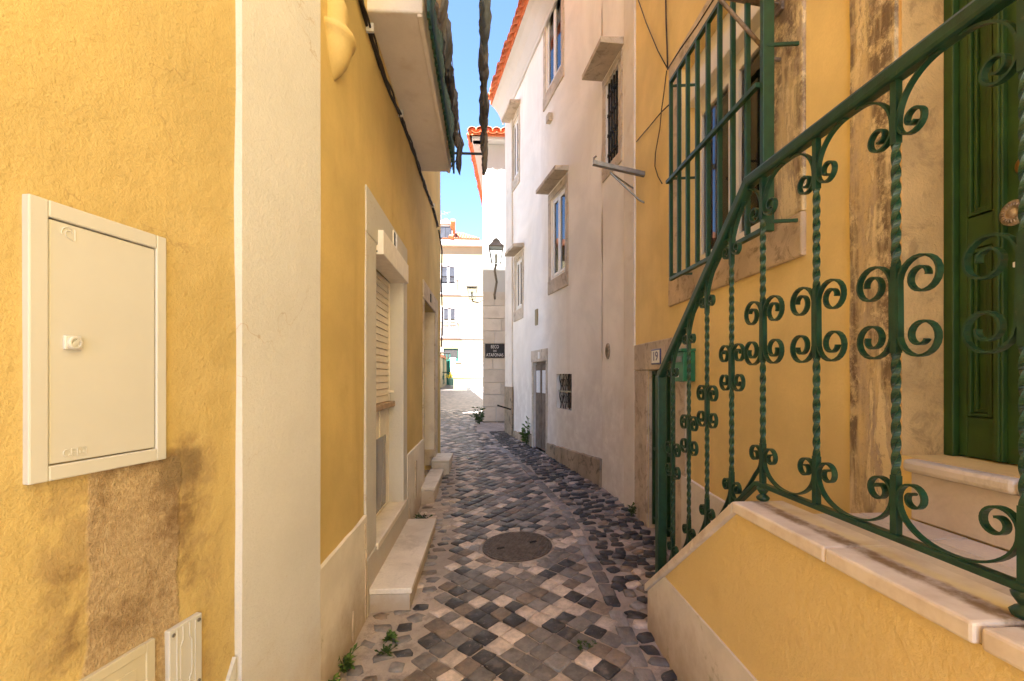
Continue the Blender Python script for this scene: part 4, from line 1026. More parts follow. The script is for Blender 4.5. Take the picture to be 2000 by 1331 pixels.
def baluster(y, pin=False, small=False):
    zt, zb = top(y), bot(y); k = 0 if y < yb_ - .05 else -KS; kb = 0 if y < y1b - .05 else -.80
    zm = (zt + zb) / 2 + (.0 if not small else .0); f = .80 if small else 1.0
    mb = MB(); w = .0085; hc = .125 * f
    mb.box(-w, w, y - w, y + w, zb, zb + .15); mb.box(-w, w, y - w, y + w, zm - hc + .02, zm + hc - .02); mb.box(-w, w, y - w, y + w, zt - .15, zt + .004)
    twist(mb, zb + .15, zm - hc + .02, y); twist(mb, zm + hc - .02, zt - .15, y)
    b = rp(mb, "baluster", bevel=0)
    for sd in (-1, 1):
        rp(MB().strip([(y + p[0] * f, zm + p[1] * f) for p in c_scroll(sd)], .015, .0052), "scroll", b)
        ff = .8 if small else 1
        rp(MB().strip([(y + p[0], zt - .001 + p[1]) for p in j_scroll(sd, -1, lambda a: top(y + a) - top(y), .105 * ff, .10 * ff, .038 * ff)], .015, .0052), "scroll", b)
        rp(MB().strip([(y + p[0], zb + .008 + p[1]) for p in j_scroll(sd, 1, lambda a: bot(y + a) - bot(y), .125 * ff, .085 * ff, .038 * ff)], .015, .0052), "scroll", b)
    if pin:
        M_ = Matrix.Translation((0, y, zb - .062))
        rp(MB().lathe([(.009, -.012), (.009, .004), (.020, .010), (.023, .018), (.016, .026), (.010, .030), (.014, .036), (.019, .044), (.021, .052), (.012, .056), (.012, .062)], 14, M_), "finial_foot", b, smooth=True)
yb0 = on_x(1490, VH, XW).y
ysp = (yb0 - on_x(1750, VH, XW).y) / 2; print('bal', yb0, ysp, on_x(1592, VH, XW).y, [on_x(*q, XW).z - ZC for q in ((1465, 350), (1845, 95), (1480, 940), (1745, 1050))])
for i in range(5): baluster(yb0 - ysp * i, pin=i in (0, 3))
for u in (1429, 1381, 1345.5, 1314): baluster(on_x(u, VH, XW).y, small=True)
# ================================================================== long white house on the right
wh = thing("white_house", "long white worn house with stone framed windows and terracotta tiled eave", "house", (XR + .5, 6, 0))
s_end = WB.S(989); EZ = WB.Z(1025, 0, .3)
def rect(fr, u0, u1, vt, vb, u_ref=None, depth=0):
    a, b = fr.S(u0), fr.S(u1); r_ = u_ref if u_ref else u0
    return (a, b, fr.Z(r_, vb), fr.Z(r_, vt))
wa = rect(WA, 1184, 1209, 168, 330); wb = rect(WB, 1076, 1105, 392, 549); we = rect(WB, 1007, 1020, 512, 608); 
wc0 = rect(WB, 1066, 1097, 30, 187); wc = (wc0[0], wc0[1], wc0[2], wc0[2] + 1.45)
wd = rect(WB, 1001, 1013, 248, 358); bd = rect(WB, 1042, 1067, 708, 868); bd = (bd[0], bd[1], bd[2] - .05, bd[3]); vw = rect(WB, 1088, 1117, 731, 797)
mb = wall_mesh(MB(), WA.S(1176), 0, -.3, EZ - .1, (wa,), thick=.3, cell=.3, amp=.008, seed=21); mb.build("wall", G["white_plaster_worn"], wh, WA)
mb = wall_mesh(MB(), s_end, 0, -.3, EZ - .1, (wb, we, wc, wd, bd, vw), thick=.3, cell=.3, amp=.012, seed=25); mb.box(s_end - .012, s_end, 0, .32, -.3, EZ - .1); mb.build("wall", G["white_plaster_worn"], wh, WB)
p1, p2, p3, p4 = WA.W(0, .31, 0), WA.W(WA.S(1176), .31, 0), WB.W(0, .31, 0), WB.W(s_end, .31, 0)
mb = MB(); plan_prism(mb, [(p1.x, p1.y), (8, p1.y), (8, p4.y), (p4.x, p4.y), (p2.x, p2.y)], -.3, EZ - .1); mb.build("rear_wall", G["cream_plaster"], wh).matrix_basis = WM(wh).inverted()
# cornice and eave
def cornice(fr, s0, s1, z, h=.42, proud=.26, name="cornice"):
    prof = [(0, z - h), (.03, z - h), (.035, z - h + .05), (.06, z - h + .09), (.12, z - .2), (.2, z - .1), (proud, z - .06), (proud, z - .002), (0, z - .002)]
    V = [(s, -p[0], p[1]) for s in (s0, s1) for p in prof]; n = len(prof)
    MB().add(V, [(i, n + i, n + (i+1) % n, (i+1) % n) for i in range(n)] + [list(range(n)), list(range(2*n-1, n-1, -1))]).build(name, G["far_white"], wh, fr)
cornice(WB, s_end - .25, .06, EZ - .04); cornice(WA, WA.S(1176) + .02, 0, EZ - .045)
tiles_row(wh, WB, s_end - .25, .1, EZ, .36, .19); tiles_row(wh, WA, WA.S(1176), 0, EZ, .36, .19)
q1, q2, q3 = WA.W(0, .0, 0), WB.W(.0, 0, 0), WB.W(s_end - .25, 0, 0)
mb = MB(); h0, h1 = EZ + .12, EZ + 2.4
mb.add([(q1.x - .05, q1.y, h0), (q2.x - .05, q2.y, h0), (q3.x - .05, q3.y, h0), (q3.x + 4.5, q3.y, h1), (q1.x + 4.5, q1.y, h1), (q1.x - .05, q1.y, h0 - .12), (q2.x - .05, q2.y, h0 - .12), (q3.x - .05, q3.y, h0 - .12), (q3.x + 4.5, q3.y, h1 - .2), (q1.x + 4.5, q1.y, h1 - .2)],
       [(0, 4, 3, 2, 1), (5, 6, 7, 8, 9), (0, 1, 6, 5), (1, 2, 7, 6), (2, 3, 8, 7), (4, 0, 5, 9)]); mb.build("roof", G["terracotta"], wh).matrix_basis = WM(wh).inverted()
# band at the joint with the yellow house
MB().box(WA.S(1222), .03, -.022, .01, -.3, EZ - .2).build("corner_band", G["cream_plaster"], wh, WA, bevel=.006)
def hood(fr, a, b, z, proud=.2, th=.055, ex=.12, drop=.0):
    MB().hexa([(a - ex, -proud, z), (b + ex, -proud, z), (b + ex, -proud, z + th), (a - ex, -proud, z + th)], [(a - ex, .01, z + .01), (b + ex, .01, z + .01), (b + ex, .01, z + th + .03), (a - ex, .01, z + th + .03)]).build("window_hood", G["lioz_trim"], wh, fr, bevel=.005)
def white_window(fr, o, w=.1, lead=.03, sill=.2, cur=True):
    a, b, c, d = o
    mb = MB(); mb.box(a - w, a, -.012, .004, c, d); mb.box(b, b + w, -.012, .004, c, d); mb.box(a - w, b + w, -.014, .004, d + .001, d + w); mb.box(a - w, b + w, -.018, .004, c - sill, c - .001)
    mb.build("window_surround", G["lioz_trim"], wh, fr, bevel=.006)
    mid = (a + b) / 2; f = .045
    wi = MB().box(a, a + f, lead, lead + .05, c, d).box(b - f, b, lead, lead + .05, c, d).box(a + f, b - f, lead, lead + .05, c, c + f).box(a + f, b - f, lead, lead + .05, d - f, d).build("window", G["white_pvc"], wh, fr, bevel=.003)
    for x0, x1 in ((a + f, mid - .002), (mid + .002, b - f)):
        g = .04; MB().box(x0, x0 + g, lead - .012, lead + .03, c + f, d - f).box(x1 - g, x1, lead - .012, lead + .03, c + f, d - f).box(x0 + g, x1 - g, lead - .012, lead + .03, c + f, c + f + g).box(x0 + g, x1 - g, lead - .012, lead + .03, d - f - g, d - f).build("casement", G["white_pvc"], wi, bevel=.003)
        MB().box(x0 + g, x1 - g, lead + .005, lead + .011, c + f + g, d - f - g).build("pane", G["thin_glass"], wi)
    if cur: drape(a + f, b - f, lead + .11, c, d, .015).build("curtain", G["lace"], wi, smooth=True)
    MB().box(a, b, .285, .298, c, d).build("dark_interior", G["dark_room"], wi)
    return wi
for o in (wb, wc, we, wd): white_window(WB, o)
hood(WB, wb[0], wb[1], wb[3] + .12); hood(WB, wc[0], wc[1], wc[3] + .12); hood(WB, we[0], we[1], we[3] + .12); hood(WB, wd[0], wd[1], wd[3] + .12)
# iron barred window on the short facet
a, b, c, d = wa; w = .09
mb = MB(); mb.box(a - w, a, -.012, .006, c, d); mb.box(b, b + w, -.012, .006, c, d); mb.box(a - w, b + w, -.014, .006, d + .001, d + w); mb.box(a - w, b + w, -.016, .006, c - .12, c - .001)
mb.build("window_surround", G["lioz_trim"], wh, WA, bevel=.006); hood(WA, a, b, d + .11, .24)
wi = MB().box(a, b, .2, .26, c, d).build("window", G["dark_room"], wh, WA)
MB().box(a + .02, b - .02, .19, .2, c + .02, d - .02).build("pane", G["window_glass"], wi)
k = 5
for i in range(k):
    x = a + (b - a) * (i + .5) / k; MB().tube([(x, .02, c), (x, .02, d)], .011, 8).build("iron_bar", G["black_iron"], wi, smooth=True)
for j in range(4):
    z = c + (d - c) * (j + .6) / 4.2; MB().tube([(a, .02, z), (b, .02, z)], .010, 8).build("iron_bar", G["black_iron"], wi, smooth=True)
    for i in range(k):
        x = a + (b - a) * (i + .5) / k; MB().lathe([(.001, -.02), (.018, -.012), (.021, 0), (.018, .012), (.001, .02)], 8, Matrix.Translation((x, .02, z))).build("iron_knot", G["black_iron"], wi, smooth=True)
# plank door
a, b, c, d = bd; w = .07
mb = MB(); mb.box(a - w, a, -.014, .006, -.3, d); mb.box(b, b + w, -.014, .006, -.3, d); mb.box(a - w - .03, b + w, -.016, .006, d + .001, d + .19)
mb.build("door_surround", G["lioz_trim"], wh, WB, bevel=.006)
dr = MB().box(a, b, .055, .095, c, d).build("door", G["grey_wood"], wh, WB); mid = (a + b) / 2
for x0, x1 in ((a + .03, mid - .012), (mid + .012, b - .03)):
    lf = MB().box(x0, x1, .03, .056, c + .02, d - .05).build("door_leaf", G["grey_wood"], dr, bevel=.004)
    MB().box(x0 + .05, x1 - .05, .023, .04, d - .5, d - .14).build("pane", G["lace"], lf)
    MB().box(x0 + .05, x1 - .05, .021, .04, c + .12, d - .62).build("panel", G["grey_wood"], lf, bevel=.008)
MB().box(a - w, b + w, -.03, .1, c - .12, c).build("threshold", G["lioz_trim"], wh, WB, bevel=.006)
z = d + .1; MB().box(mid - .03, mid + .05, -.022, -.014, z - .055, z + .055).build("number_plate", G["white_enamel"], wh, WB, bevel=.003)
# small barred cellar opening
a, b, c, d = vw
vo = MB().box(a, b, .16, .26, c, d).build("cellar_opening", G["grey_wood"], wh, WB)
MB().box(a, b, .02, .035, (c + d) / 2 - .008, (c + d) / 2 + .012).build("cross_bar", G["screw_steel"], vo)
for i in range(5):
    x = a + (b - a) * (i + .5) / 5; pts = [(x + .028 * math.sin(6.283 * t / 12 * 1.0 + i * 2.1) * (1 if t % 12 else .3), .03, c + (d - c) * t / 24) for t in range(25)]
    MB().tube(pts, .007, 6).build("iron_bar", G["black_iron"], vo, smooth=True)
for i in range(4):
    x = a + (b - a) * (i + 1) / 5
    for zz in (.28, .75):
        ring = [(x + .035 * math.cos(q * .5236), .03, c + (d - c) * zz + .05 * math.sin(q * .5236)) for q in range(13)]; MB().tube(ring, .0045, 6).build("iron_ring", G["black_iron"], vo, smooth=True)
# plinth stones
def plinth(fr, s0, s1, zb, z0, z1, n):
    cuts = [s0 + (s1 - s0) * i / n for i in range(n + 1)]
    for i in range(n):
        x0, x1 = cuts[i] + .004, cuts[i+1] - .004; k = 8; V = []
        for j in range(k + 1):
            f = j / k; x = x0 + (x1 - x0) * f; t = z0 + (z1 - z0) * ((x - s0) / (s1 - s0)) + .02 * nz(x, 3, 5, 7)
            V += [(x, -.03 + .012 * nz(x, 1, 1, 9), zb), (x, -.034 + .012 * nz(x, 2, 1, 9), (zb + t) / 2), (x, -.024, t - .01), (x, .01, t + .004)]
        mb = MB().add(V, [(4*j+q, 4*j+4+q, 4*j+5+q, 4*j+1+q) for j in range(k) for q in range(3)])
        for e, o_ in ((0, 0), (4 * k, 1)):
            f_ = (e, e+1, e+2, e+3); mb.add([V[q] for q in f_] + [(V[e][0], .01, zb)], [(0, 1, 2, 3, 4) if not o_ else (4, 3, 2, 1, 0)])
        mb.build("plinth_stone", G["plinth_stone"], wh, fr)
plinth(WB, bd[1] + w + .0, -.002, -.3, WB.Z(1072, 866), WB.Z(1176, 897), 3)
plinth(WB, WB.S(1003), bd[0] - w, -.3, WB.Z(1005, 842), WB.Z(1036, 848), 2)
MB().box(s_end, WB.S(1002), -.03, .0, -.3, EZ - .5).build("end_pilaster", G["cream_plaster"], wh, WB, bevel=.006)
MB().box(s_end + .01, WB.S(1003.5), -.045, -.01, -.3, WB.Z(1000, 756)).build("pilaster_foot", G["plinth_stone"], wh, WB, bevel=.006)
pa, pz = WB.hit(1048, 620); MB().box(pa - .06, pa + .06, -.012, .01, pz - .13, pz + .13).build("wall_plaque", G["far_plaster"], wh, WB, bevel=.004)
pa, pz = WB.hit(1076, 232); MB().box(pa - .06, pa + .06, -.06, .01, pz - .06, pz + .06).build("junction_box", G["lioz_trim"], wh, WB, bevel=.01)
pa, pz = WA.hit(1188, 686)
mb = MB().lathe([(.075, -.004), (.075, .010), (.055, .018), (.04, .012), (.0005, .016)], 20, Matrix.Translation((pa, -.002, pz)) @ Matrix.Rotation(R(90), 4, 'X') @ Matrix.Diagonal((.7, 1.15, 1, 1)))
tag(mb.build("oval_plaque", G["plinth_stone"], None, WA, smooth=True), "small worn oval plaque on the white wall near the gate", "plaque")

# ================================================================== corner house with quoins
ch = thing("corner_house", "sunlit white corner house with pale stone quoins and clay tile eave", "house", (1, YC + 1, 0))
x0 = WC.S(943); CZ = WC.Z(915, 257, .3)
mb = MB(); d_ = vdir(1012); far = (x0 + d_.x / d_.y * 14, YC + 14)
plan_prism(mb, [(x0, YC), (7, YC), (7, YC + 14), far], -.3, CZ - .08); mb.build("wall", G["far_white"], ch).matrix_basis = WM(ch).inverted()
Zc = lambda v: WC.Z(960, v)
cs = [850, 823, 795, 771, 748, 722, 697, 672, 647, 623, 598, 570]; xr2 = WC.S(1030)
for i in range(len(cs) - 1):
    z0, z1 = Zc(cs[i]), Zc(cs[i+1]); j = [(971,), (969,), (), (978,), (), (962,), (970,), (966,), (979,), (), (966,)][i % 11]
    if i == 0: z0 -= .8
    pr_ = .05 if i == 0 else .02
    xsx = [x0 - .004] + [WC.S(u) for u in j] + [xr2]
    for a, b in zip(xsx, xsx[1:]):
        MB().box(a + .005, b - .005, -pr_ - rng.uniform(0, .006), .01, z0 + .005, z1 - .005).build("stone", G["plinth_stone" if i == 0 else "quoin_stone"], ch, WC, bevel=.009)
WCs = Frame((x0, YC), (-d_.x, -d_.y))                          # left side of the corner house
MB().box(WC.S(925) * .0 + x0 - .25, 3, -.24, .02, CZ - .14, CZ - .03).build("eave_cornice", G["far_white"], ch, WC, bevel=.02)
MB().box(-8, .2, -.24, .02, CZ - .14, CZ - .032).build("eave_cornice", G["far_white"], ch, WCs, bevel=.02)
tiles_row(ch, WC, x0 - .34, 3, CZ, .36, .19); tiles_row(ch, WCs, -9, .3, CZ, .36, .19)
mb = MB(); r0, r1 = CZ + .1, CZ + 1.9
mb.add([(x0 - .02, YC - .02, r0), (7, YC - .02, r0), (7, YC + 14, r0), (far[0] - .02, YC + 14, r0), (3.4, YC + 4, r1), (4, YC + 10, r1)], [(0, 1, 4), (1, 2, 5, 4), (2, 3, 5), (3, 0, 4, 5), (0, 3, 2, 1)]); mb.build("roof", G["terracotta"], ch).matrix_basis = WM(ch).inverted()
# street name sign
sa, sb = WC.S(947.5, .04), WC.S(985.5, .04); sz0, sz1 = WC.Z(966, 699.5, .04), WC.Z(966, 672, .04); sm = (sa + sb) / 2; H = sz1 - sz0
sg = thing("street_sign", "dark street name sign reading BECO DAS ATAFONAS on the stone quoins", "sign", tuple(WC.W(sm, 0, sz0)))
MB().box(sa, sb, -.05, -.022, sz0, sz1).build("plate", G["slate_sign"], sg, WC, bevel=.004)
for tx, fz, siz in (("BECO", .78, .29), ("DAS", .49, .17), ("ATAFONAS", .20, .28)):
    me = text_mesh(tx, H * siz * 1.15, G["sign_white"], .001, 1.05); o = link("lettering", me, sg, WC)
    wd_ = max(v.co.x for v in me.vertices) - min(v.co.x for v in me.vertices); lim = (sb - sa) * .9
    kx = {"BECO": .40, "DAS": .16, "ATAFONAS": .88}[tx] * (sb - sa) / wd_
    o.matrix_basis = o.matrix_basis @ Matrix.Translation((sm, -.052, sz0 + H * fz)) @ Matrix.Diagonal((kx, 1, 1, 1))

# street lamps
def lamp(label, base, size, arm_pts, body_mat="lamp_iron"):
    t = thing("street_lamp", label, "street lamp", base, "lantern street lamps on brackets"); M0 = WM(t).inverted(); b = Vector(base); s = size
    def part(mb, n, mt, par=None, bv=0, sm=False):
        o = mb.build(n, G[mt], par or t, bevel=bv, smooth=sm); o.matrix_basis = M0 if not par else Matrix.Identity(4); return o
    h0, h1, r0, r1 = 0, .46 * s, .12 * s, .20 * s
    fr_ = MB()
    c0 = [(r0 * x, r0 * y) for x, y in ((-1,-1),(1,-1),(1,1),(-1,1))]; c1 = [(r1 * x, r1 * y) for x, y in ((-1,-1),(1,-1),(1,1),(-1,1))]
    for i in range(4):
        fr_.bar((b.x + c0[i][0], b.y + c0[i][1], b.z + h0), (b.x + c1[i][0], b.y + c1[i][1], b.z + h1), .02 * s, .02 * s); j = (i + 1) % 4
        fr_.bar((b.x + c0[i][0], b.y + c0[i][1], b.z + h0), (b.x + c0[j][0], b.y + c0[j][1], b.z + h0), .022 * s, .022 * s)
        fr_.bar((b.x + c1[i][0], b.y + c1[i][1], b.z + h1), (b.x + c1[j][0], b.y + c1[j][1], b.z + h1), .03 * s, .03 * s)
    f_ = part(fr_, "frame", body_mat)
    for i in range(4):
        j = (i + 1) % 4; part(MB().add([(b.x + c0[i][0], b.y + c0[i][1], b.z + h0), (b.x + c0[j][0], b.y + c0[j][1], b.z + h0), (b.x + c1[j][0], b.y + c1[j][1], b.z + h1), (b.x + c1[i][0], b.y + c1[i][1], b.z + h1)], [(0, 1, 2, 3)]), "pane", "thin_glass", f_)
    part(MB().lathe([(.03 * s, .02 * s), (.035 * s, .12 * s), (.05 * s, .2 * s), (.04 * s, .27 * s), (.001, .3 * s)], 10, Matrix.Translation(b)), "bulb", "lamp_glass", None, 0, True)
    q = [(1.12 * x, 1.12 * y) for x, y in c1]; V = [(b.x + x, b.y + y, b.z + h1 + .01) for x, y in q] + [(b.x + x * .55, b.y + y * .55, b.z + h1 + .12 * s) for x, y in q] + [(b.x + x * .42, b.y + y * .42, b.z + h1 + .2 * s) for x, y in q]
    part(MB().add(V, [(i + 4*k, (i+1) % 4 + 4*k, (i+1) % 4 + 4*k + 4, i + 4*k + 4) for k in range(2) for i in range(4)] + [(8, 9, 10, 11), (3, 2, 1, 0)]), "lamp_roof", body_mat)
    part(MB().lathe([(.09 * s, 0), (.1 * s, .02 * s), (.06 * s, .05 * s), (.02 * s, .08 * s), (.025 * s, .11 * s), (.001, .13 * s)], 10, Matrix.Translation(b + Vector((0, 0, h1 + .2 * s)))), "finial", body_mat, None, 0, True)
    part(MB().tube(arm_pts, .034 * s, 6), "bracket", body_mat, None, 0, True)
    return t
LB = on_y(969, 516, YC - .5)
lamp("lantern on an iron bracket above the street name sign", tuple(LB), .80, [(LB.x, LB.y, LB.z), (LB.x - .03, LB.y + .08, LB.z - .14), (LB.x + .02, LB.y + .3, LB.z - .35), (LB.x - .03, LB.y + .44, LB.z - .62), (LB.x - .02, YC - .01, LB.z - .72)])
L2 = on_y(922, 584, 17.5)
lamp("lantern on a long arm beyond the quoined corner", tuple(L2), .95, [(L2.x, L2.y, L2.z), (L2.x + .03, L2.y, L2.z - .1), (L2.x + .2, L2.y, L2.z - .14), (L2.x + .42, L2.y, L2.z - .04), (L2.x + .75, L2.y, L2.z - .10), (L2.x + 1.2, L2.y, L2.z - .1)])

# ================================================================== far house and small square
fh = thing("far_house", "bright cream far house with french windows and tiled roof across the square", "house", (0, YF + 1, 0))
XF = lambda u: WF.S(u); ZF = lambda v: WF.Z(900, v)
fx0, fx1, eav = XF(820), XF(990), ZF(482)
wins = [(XF(861), XF(890), ZF(572), ZF(519)), (XF(864.5), XF(891), ZF(657), ZF(601)), (XF(915), XF(938), ZF(572) , ZF(519)) ]
wins = wins[:2]; fdoor = (XF(866.5), XF(895), ZF(752), ZF(681))
mb = wall_mesh(MB(), fx0, fx1, -.5, eav, tuple(wins) + (fdoor,), thick=.3, cell=2, amp=0); mb.build("wall", G["far_plaster"], fh, WF)
mb = MB().box(fx0, fx1, .31, 8, -.5, eav); mb.build("rear_wall", G["far_plaster"], fh, WF)
for v, h in ((660, .08), (575, .08)): MB().box(fx0, fx1, -.05, .0, ZF(v) - h, ZF(v)).build("string_course", G["far_white"], fh, WF)
MB().box(fx0 - .2, fx1 + .2, -.3, .3, eav + .002, eav + .35).build("cornice", G["far_white"], fh, WF, bevel=.05)
ry = ZF(437); V = [(fx0, -.3, eav + .36), (XF(938), -.3, eav + .36), (XF(938), 8, eav + .36), (fx0, 8, eav + .36), (fx0, 2.2, ry), (XF(897), 2.2, ry), (XF(897), 5, ry), (fx0, 5, ry)]
mb = MB().add(V, [(0, 1, 5, 4), (1, 2, 6, 5), (2, 3, 7, 6), (4, 5, 6, 7), (3, 0, 4, 7)]); rf = mb.build("roof", G["terracotta_pale"], fh, WF)
for i in range(14):                                            # tile rolls down the slope
    u = 867 + i * 5.2; xa = XF(u); xb = min(XF(896), xa); f = 1.0 if u < 897 else max(.05, (938 - u) / 41)
    MB().tube([(xa, -.3, eav + .40), (xa - (0 if u < 897 else 0), -.3 + 2.5 * f, eav + .40 + (ry - eav - .36) * f)], .09, 6).build("tile_roll", G["terracotta_pale"], rf)
MB().tube([(XF(886), -.6, eav + 1.5), (XF(884), .1, eav + .9), (XF(881), -.35, eav + .45)], .16, 8).build("ridge_roll", G["terracotta"], rf)
dm = MB().box(XF(858), XF(884), -.2, 1.6, eav + .36, eav + 1.35).build("dormer", G["far_white"], fh, WF)
MB().box(XF(860), XF(882), -.26, -.19, eav + .42, eav + 1.2).build("dormer_frame", G["black_iron"], dm)
for a, b in ((861, 870.5), (871.5, 881)): MB().box(XF(a), XF(b), -.28, -.25, eav + .47, eav + 1.15).build("pane", G["far_pane"], dm)
V = [(XF(855), -.4, eav + 1.35), (XF(887), -.4, eav + 1.35), (XF(887), 1.8, eav + 1.5), (XF(855), 1.8, eav + 1.5), (XF(870), .4, eav + 1.95)]
MB().add(V, [(0, 1, 4), (1, 2, 4), (2, 3, 4), (3, 0, 4), (3, 2, 1, 0)]).build("dormer_roof", G["far_white"], dm)
for k, (a, b, c, d) in enumerate(wins):
    f = .07; mid = (a + b) / 2
    MB().box(a - .12, a, -.03, .01, c, d).box(b, b + .12, -.03, .01, c, d).box(a - .12, b + .12, -.03, .01, d + .001, d + .12).build("window_trim", G["lioz_trim"], fh, WF)
    wi = MB().box(a, a + f, .03, .1, c, d).box(b - f, b, .03, .1, c, d).box(mid - f, mid + f, .03, .1, c, d).box(a + f, b - f, .03, .1, d - .1, d).box(a + f, b - f, .03, .1, c, c + .1).build("french_window", G["white_wood"], fh, WF)
    for x0_, x1_ in ((a + f, mid - f), (mid + f, b - f)):
        for z0_, z1_, mt in ((c + .1, c + (d - c) * .34, "white_wood"), (c + (d - c) * .37, c + (d - c) * .56, "plinth_stone" if k == 1 else "far_pane"), (c + (d - c) * .60, d - .1, "far_pane")): MB().box(x0_, x1_, .05, .08, z0_, z1_).build("pane" if mt != "white_wood" else "panel", G[mt], wi)
    bl = MB().box(a - .1, b + .1, -.09, -.06, c + .86, c + .90).box(a - .1, b + .1, -.09, -.06, c + .02, c + .05).build("balcony_rail", G["black_iron"], fh, WF)
    for i in range(12): MB().box(a - .06 + (b - a + .12) * i / 11, a - .045 + (b - a + .12) * i / 11, -.085, -.065, c + .03, c + .88).build("bar", G["black_iron"], bl)
    MB().box(a - .3, b + .3, -.10, .0, c - .1, c - .002).build("balcony_slab", G["far_white"], fh, WF)
a, b, c, d = fdoor
dr = MB().box(a, b, .08, .14, c, d).build("door", G["green_far"], fh, WF)
for x0_, x1_ in ((a + .06, (a + b) / 2 - .03), ((a + b) / 2 + .03, b - .06)): MB().box(x0_, x1_, .05, .085, c + .15, d - .75).build("panel", G["green_far"], dr, bevel=.02)
MB().box(a + .06, b - .06, .06, .085, d - .6, d - .08).build("transom_light", G["window_glass"], dr)
for i in range(2): MB().box((a + b) / 2 - .2 + i * .22, (a + b) / 2 - .06 + i * .22, -.02, .0, d + .15, d + .4).build("numeral_tile", G["plinth_stone"], fh, WF)
tag(MB().tube([on_y(862, 436, YF + 2), on_y(862, 412, YF + 2)], .03, 6).tube([on_y(858, 420, YF + 2), on_y(880, 414, YF + 2)], .02, 5).tube([on_y(861, 417, YF + 2.3), on_y(872, 421, YF + 1.8)], .015, 5).tube([on_y(866, 413, YF + 2.3), on_y(876, 419, YF + 1.8)], .015, 5).build("roof_antenna", G["screw_steel"]), "thin television aerial on the far house roof", "antenna")
# side wing left of the far house
sw = thing("side_house", "cream house wing standing left of the far green door", "house", (-4, 27, 0))
wx = on_y(861, VH, 26).x
mb = MB().box(wx - 6, wx, 24, 29.9, -.5, 2.6); mb.build("wall", G["far_plaster"], sw).matrix_basis = WM(sw).inverted()
MB().box(wx - 6.1, wx + .1, 23.9, 29.95, 2.602, 2.75).build("roof", G["terracotta_pale"], sw).matrix_basis = WM(sw).inverted()
# unseen low house past the ochre one, added to shade the far paving
nh = thing("unseen_shade_house", "unseen low cream house added past the ochre house to shade the far paving", "house", (-4.5, 14, 0)); I_ = WM(nh).inverted()
mb = MB(); plan_prism(mb, [(-1.95, 11.5), (-2.9, 21.5), (-8, 21.5), (-8, 11.5)][::-1], -.3, 5.0); mb.build("wall", G["far_plaster"], nh).matrix_basis = I_
mb = MB(); plan_prism(mb, [(-1.8, 11.3), (-2.75, 21.7), (-8, 21.7), (-8, 11.3)][::-1], 5.002, 5.15); mb.build("roof", G["terracotta_pale"], nh).matrix_basis = I_
MB().box(-4.5, -3.6, 11.44, 11.52, .2, 2.6).build("door", G["green_far"], nh).matrix_basis = I_
# green railing in front of the far door
fr2 = thing("entrance_railing", "green railing with slanted handrail before the far door", "railing", tuple(on_y(870, 750, 27)))
g = lambda u, v: on_y(u, v, 27); IM2 = WM(fr2).inverted()
for n_, p, q, r_ in (("handrail", (845, 689), (880, 690), .05), ("slanted_rail", (845, 708), (868, 694), .03), ("bottom_rail", (845, 727), (880, 728), .03)):
    MB().tube([g(*p), g(*q)], r_, 6).build(n_, G["black_iron"], fr2).matrix_basis = IM2
for u in (846, 850, 855, 861, 867, 873, 879):
    MB().tube([g(u, 690 if u > 860 else 706), g(u, 751)], .028, 6).build("post", G["green_far"], fr2).matrix_basis = IM2
for u in (850, 856, 862): MB().tube([g(u, 728), g(u + 6, 748)], .02, 5).tube([g(u + 6, 728), g(u, 748)], .02, 5).build("cross_brace", G["green_far"], fr2).matrix_basis = IM2
# low walls of the square
def lowwall(lab, u0, u1, vt, Y, mat, dep=.3):
    p, q = on_y(u0, vt, Y), on_y(u1, vt, Y); t = thing("low_wall", lab, "wall", ((p.x + q.x) / 2, Y, 0)); I_ = WM(t).inverted()
    MB().box(p.x, q.x, Y, Y + dep, -.3, p.z).build("wall", G[mat], t).matrix_basis = I_
    MB().box(p.x - .04, q.x + .04, Y - .04, Y + dep + .04, p.z + .002, p.z + .08).build("coping", G["far_white"], t, bevel=.01).matrix_basis = I_
lowwall("white pier of the low wall beside the far green door", 880, 889, 702, 26.4, "far_white"); lowwall("cream low wall in front of the far house", 889.5, 903, 709, 26.2, "far_plaster"); lowwall("long lower white wall running towards the quoined corner", 903.5, 975, 712, 25.4, "far_white")
lowwall("yellowish bench-high wall below the long white wall", 886, 975, 738, 24.6, "far_plaster")
for i, (u0, u1, v, Y) in enumerate(((912, 975, 757, 23.6), (921, 975, 765, 22.6))):
    p, q = on_y(u0, v, Y), on_y(u1, v, Y); tag(MB().box(p.x, q.x, Y, Y + 1.1, -.2, p.z).build("stone_step", G["far_white"], bevel=.02), ("upper" if i == 0 else "lower") + " broad white stone step below the square wall", "step")
# flower pot
fp = thing("flower_pot", "green flower pot with yellow flowers by the far railing", "plant", tuple(on_y(881.5, 753, 25.2))); b = Vector(fp.location)
MB().lathe([(.001, 0), (.12, 0), (.16, .32), (.18, .33), (.18, .38), (.14, .38), (.12, .34), (.001, .34)], 14).build("pot", G["pot_blue"], fp)
mb = MB(); r5 = random.Random(8)
def leafquad(mb, p, d, w, l, mi=0, r=random):
    d = Vector(d).normalized(); sd = d.cross(Vector((r.uniform(-1, 1), r.uniform(-1, 1), r.uniform(-1, 1)))).normalized() * w / 2; p = Vector(p)
    mid = p + d * l * .55 + Vector((0, 0, .08 * l)); mb.add([p, mid + sd, p + d * l, mid - sd], [(0, 1, 2, 3)], mi)
for i in range(160):
    q = Vector((r5.gauss(0, .11), r5.gauss(0, .11), .38 + abs(r5.gauss(0, .12)))); leafquad(mb, q, (r5.uniform(-1, 1), r5.uniform(-1, 1), r5.uniform(0, 1)), .05, .09, 1 if i % 3 else 0, r5)
mb.build("foliage", [G["weed_leaf"], G["flower_yellow"]], fp)

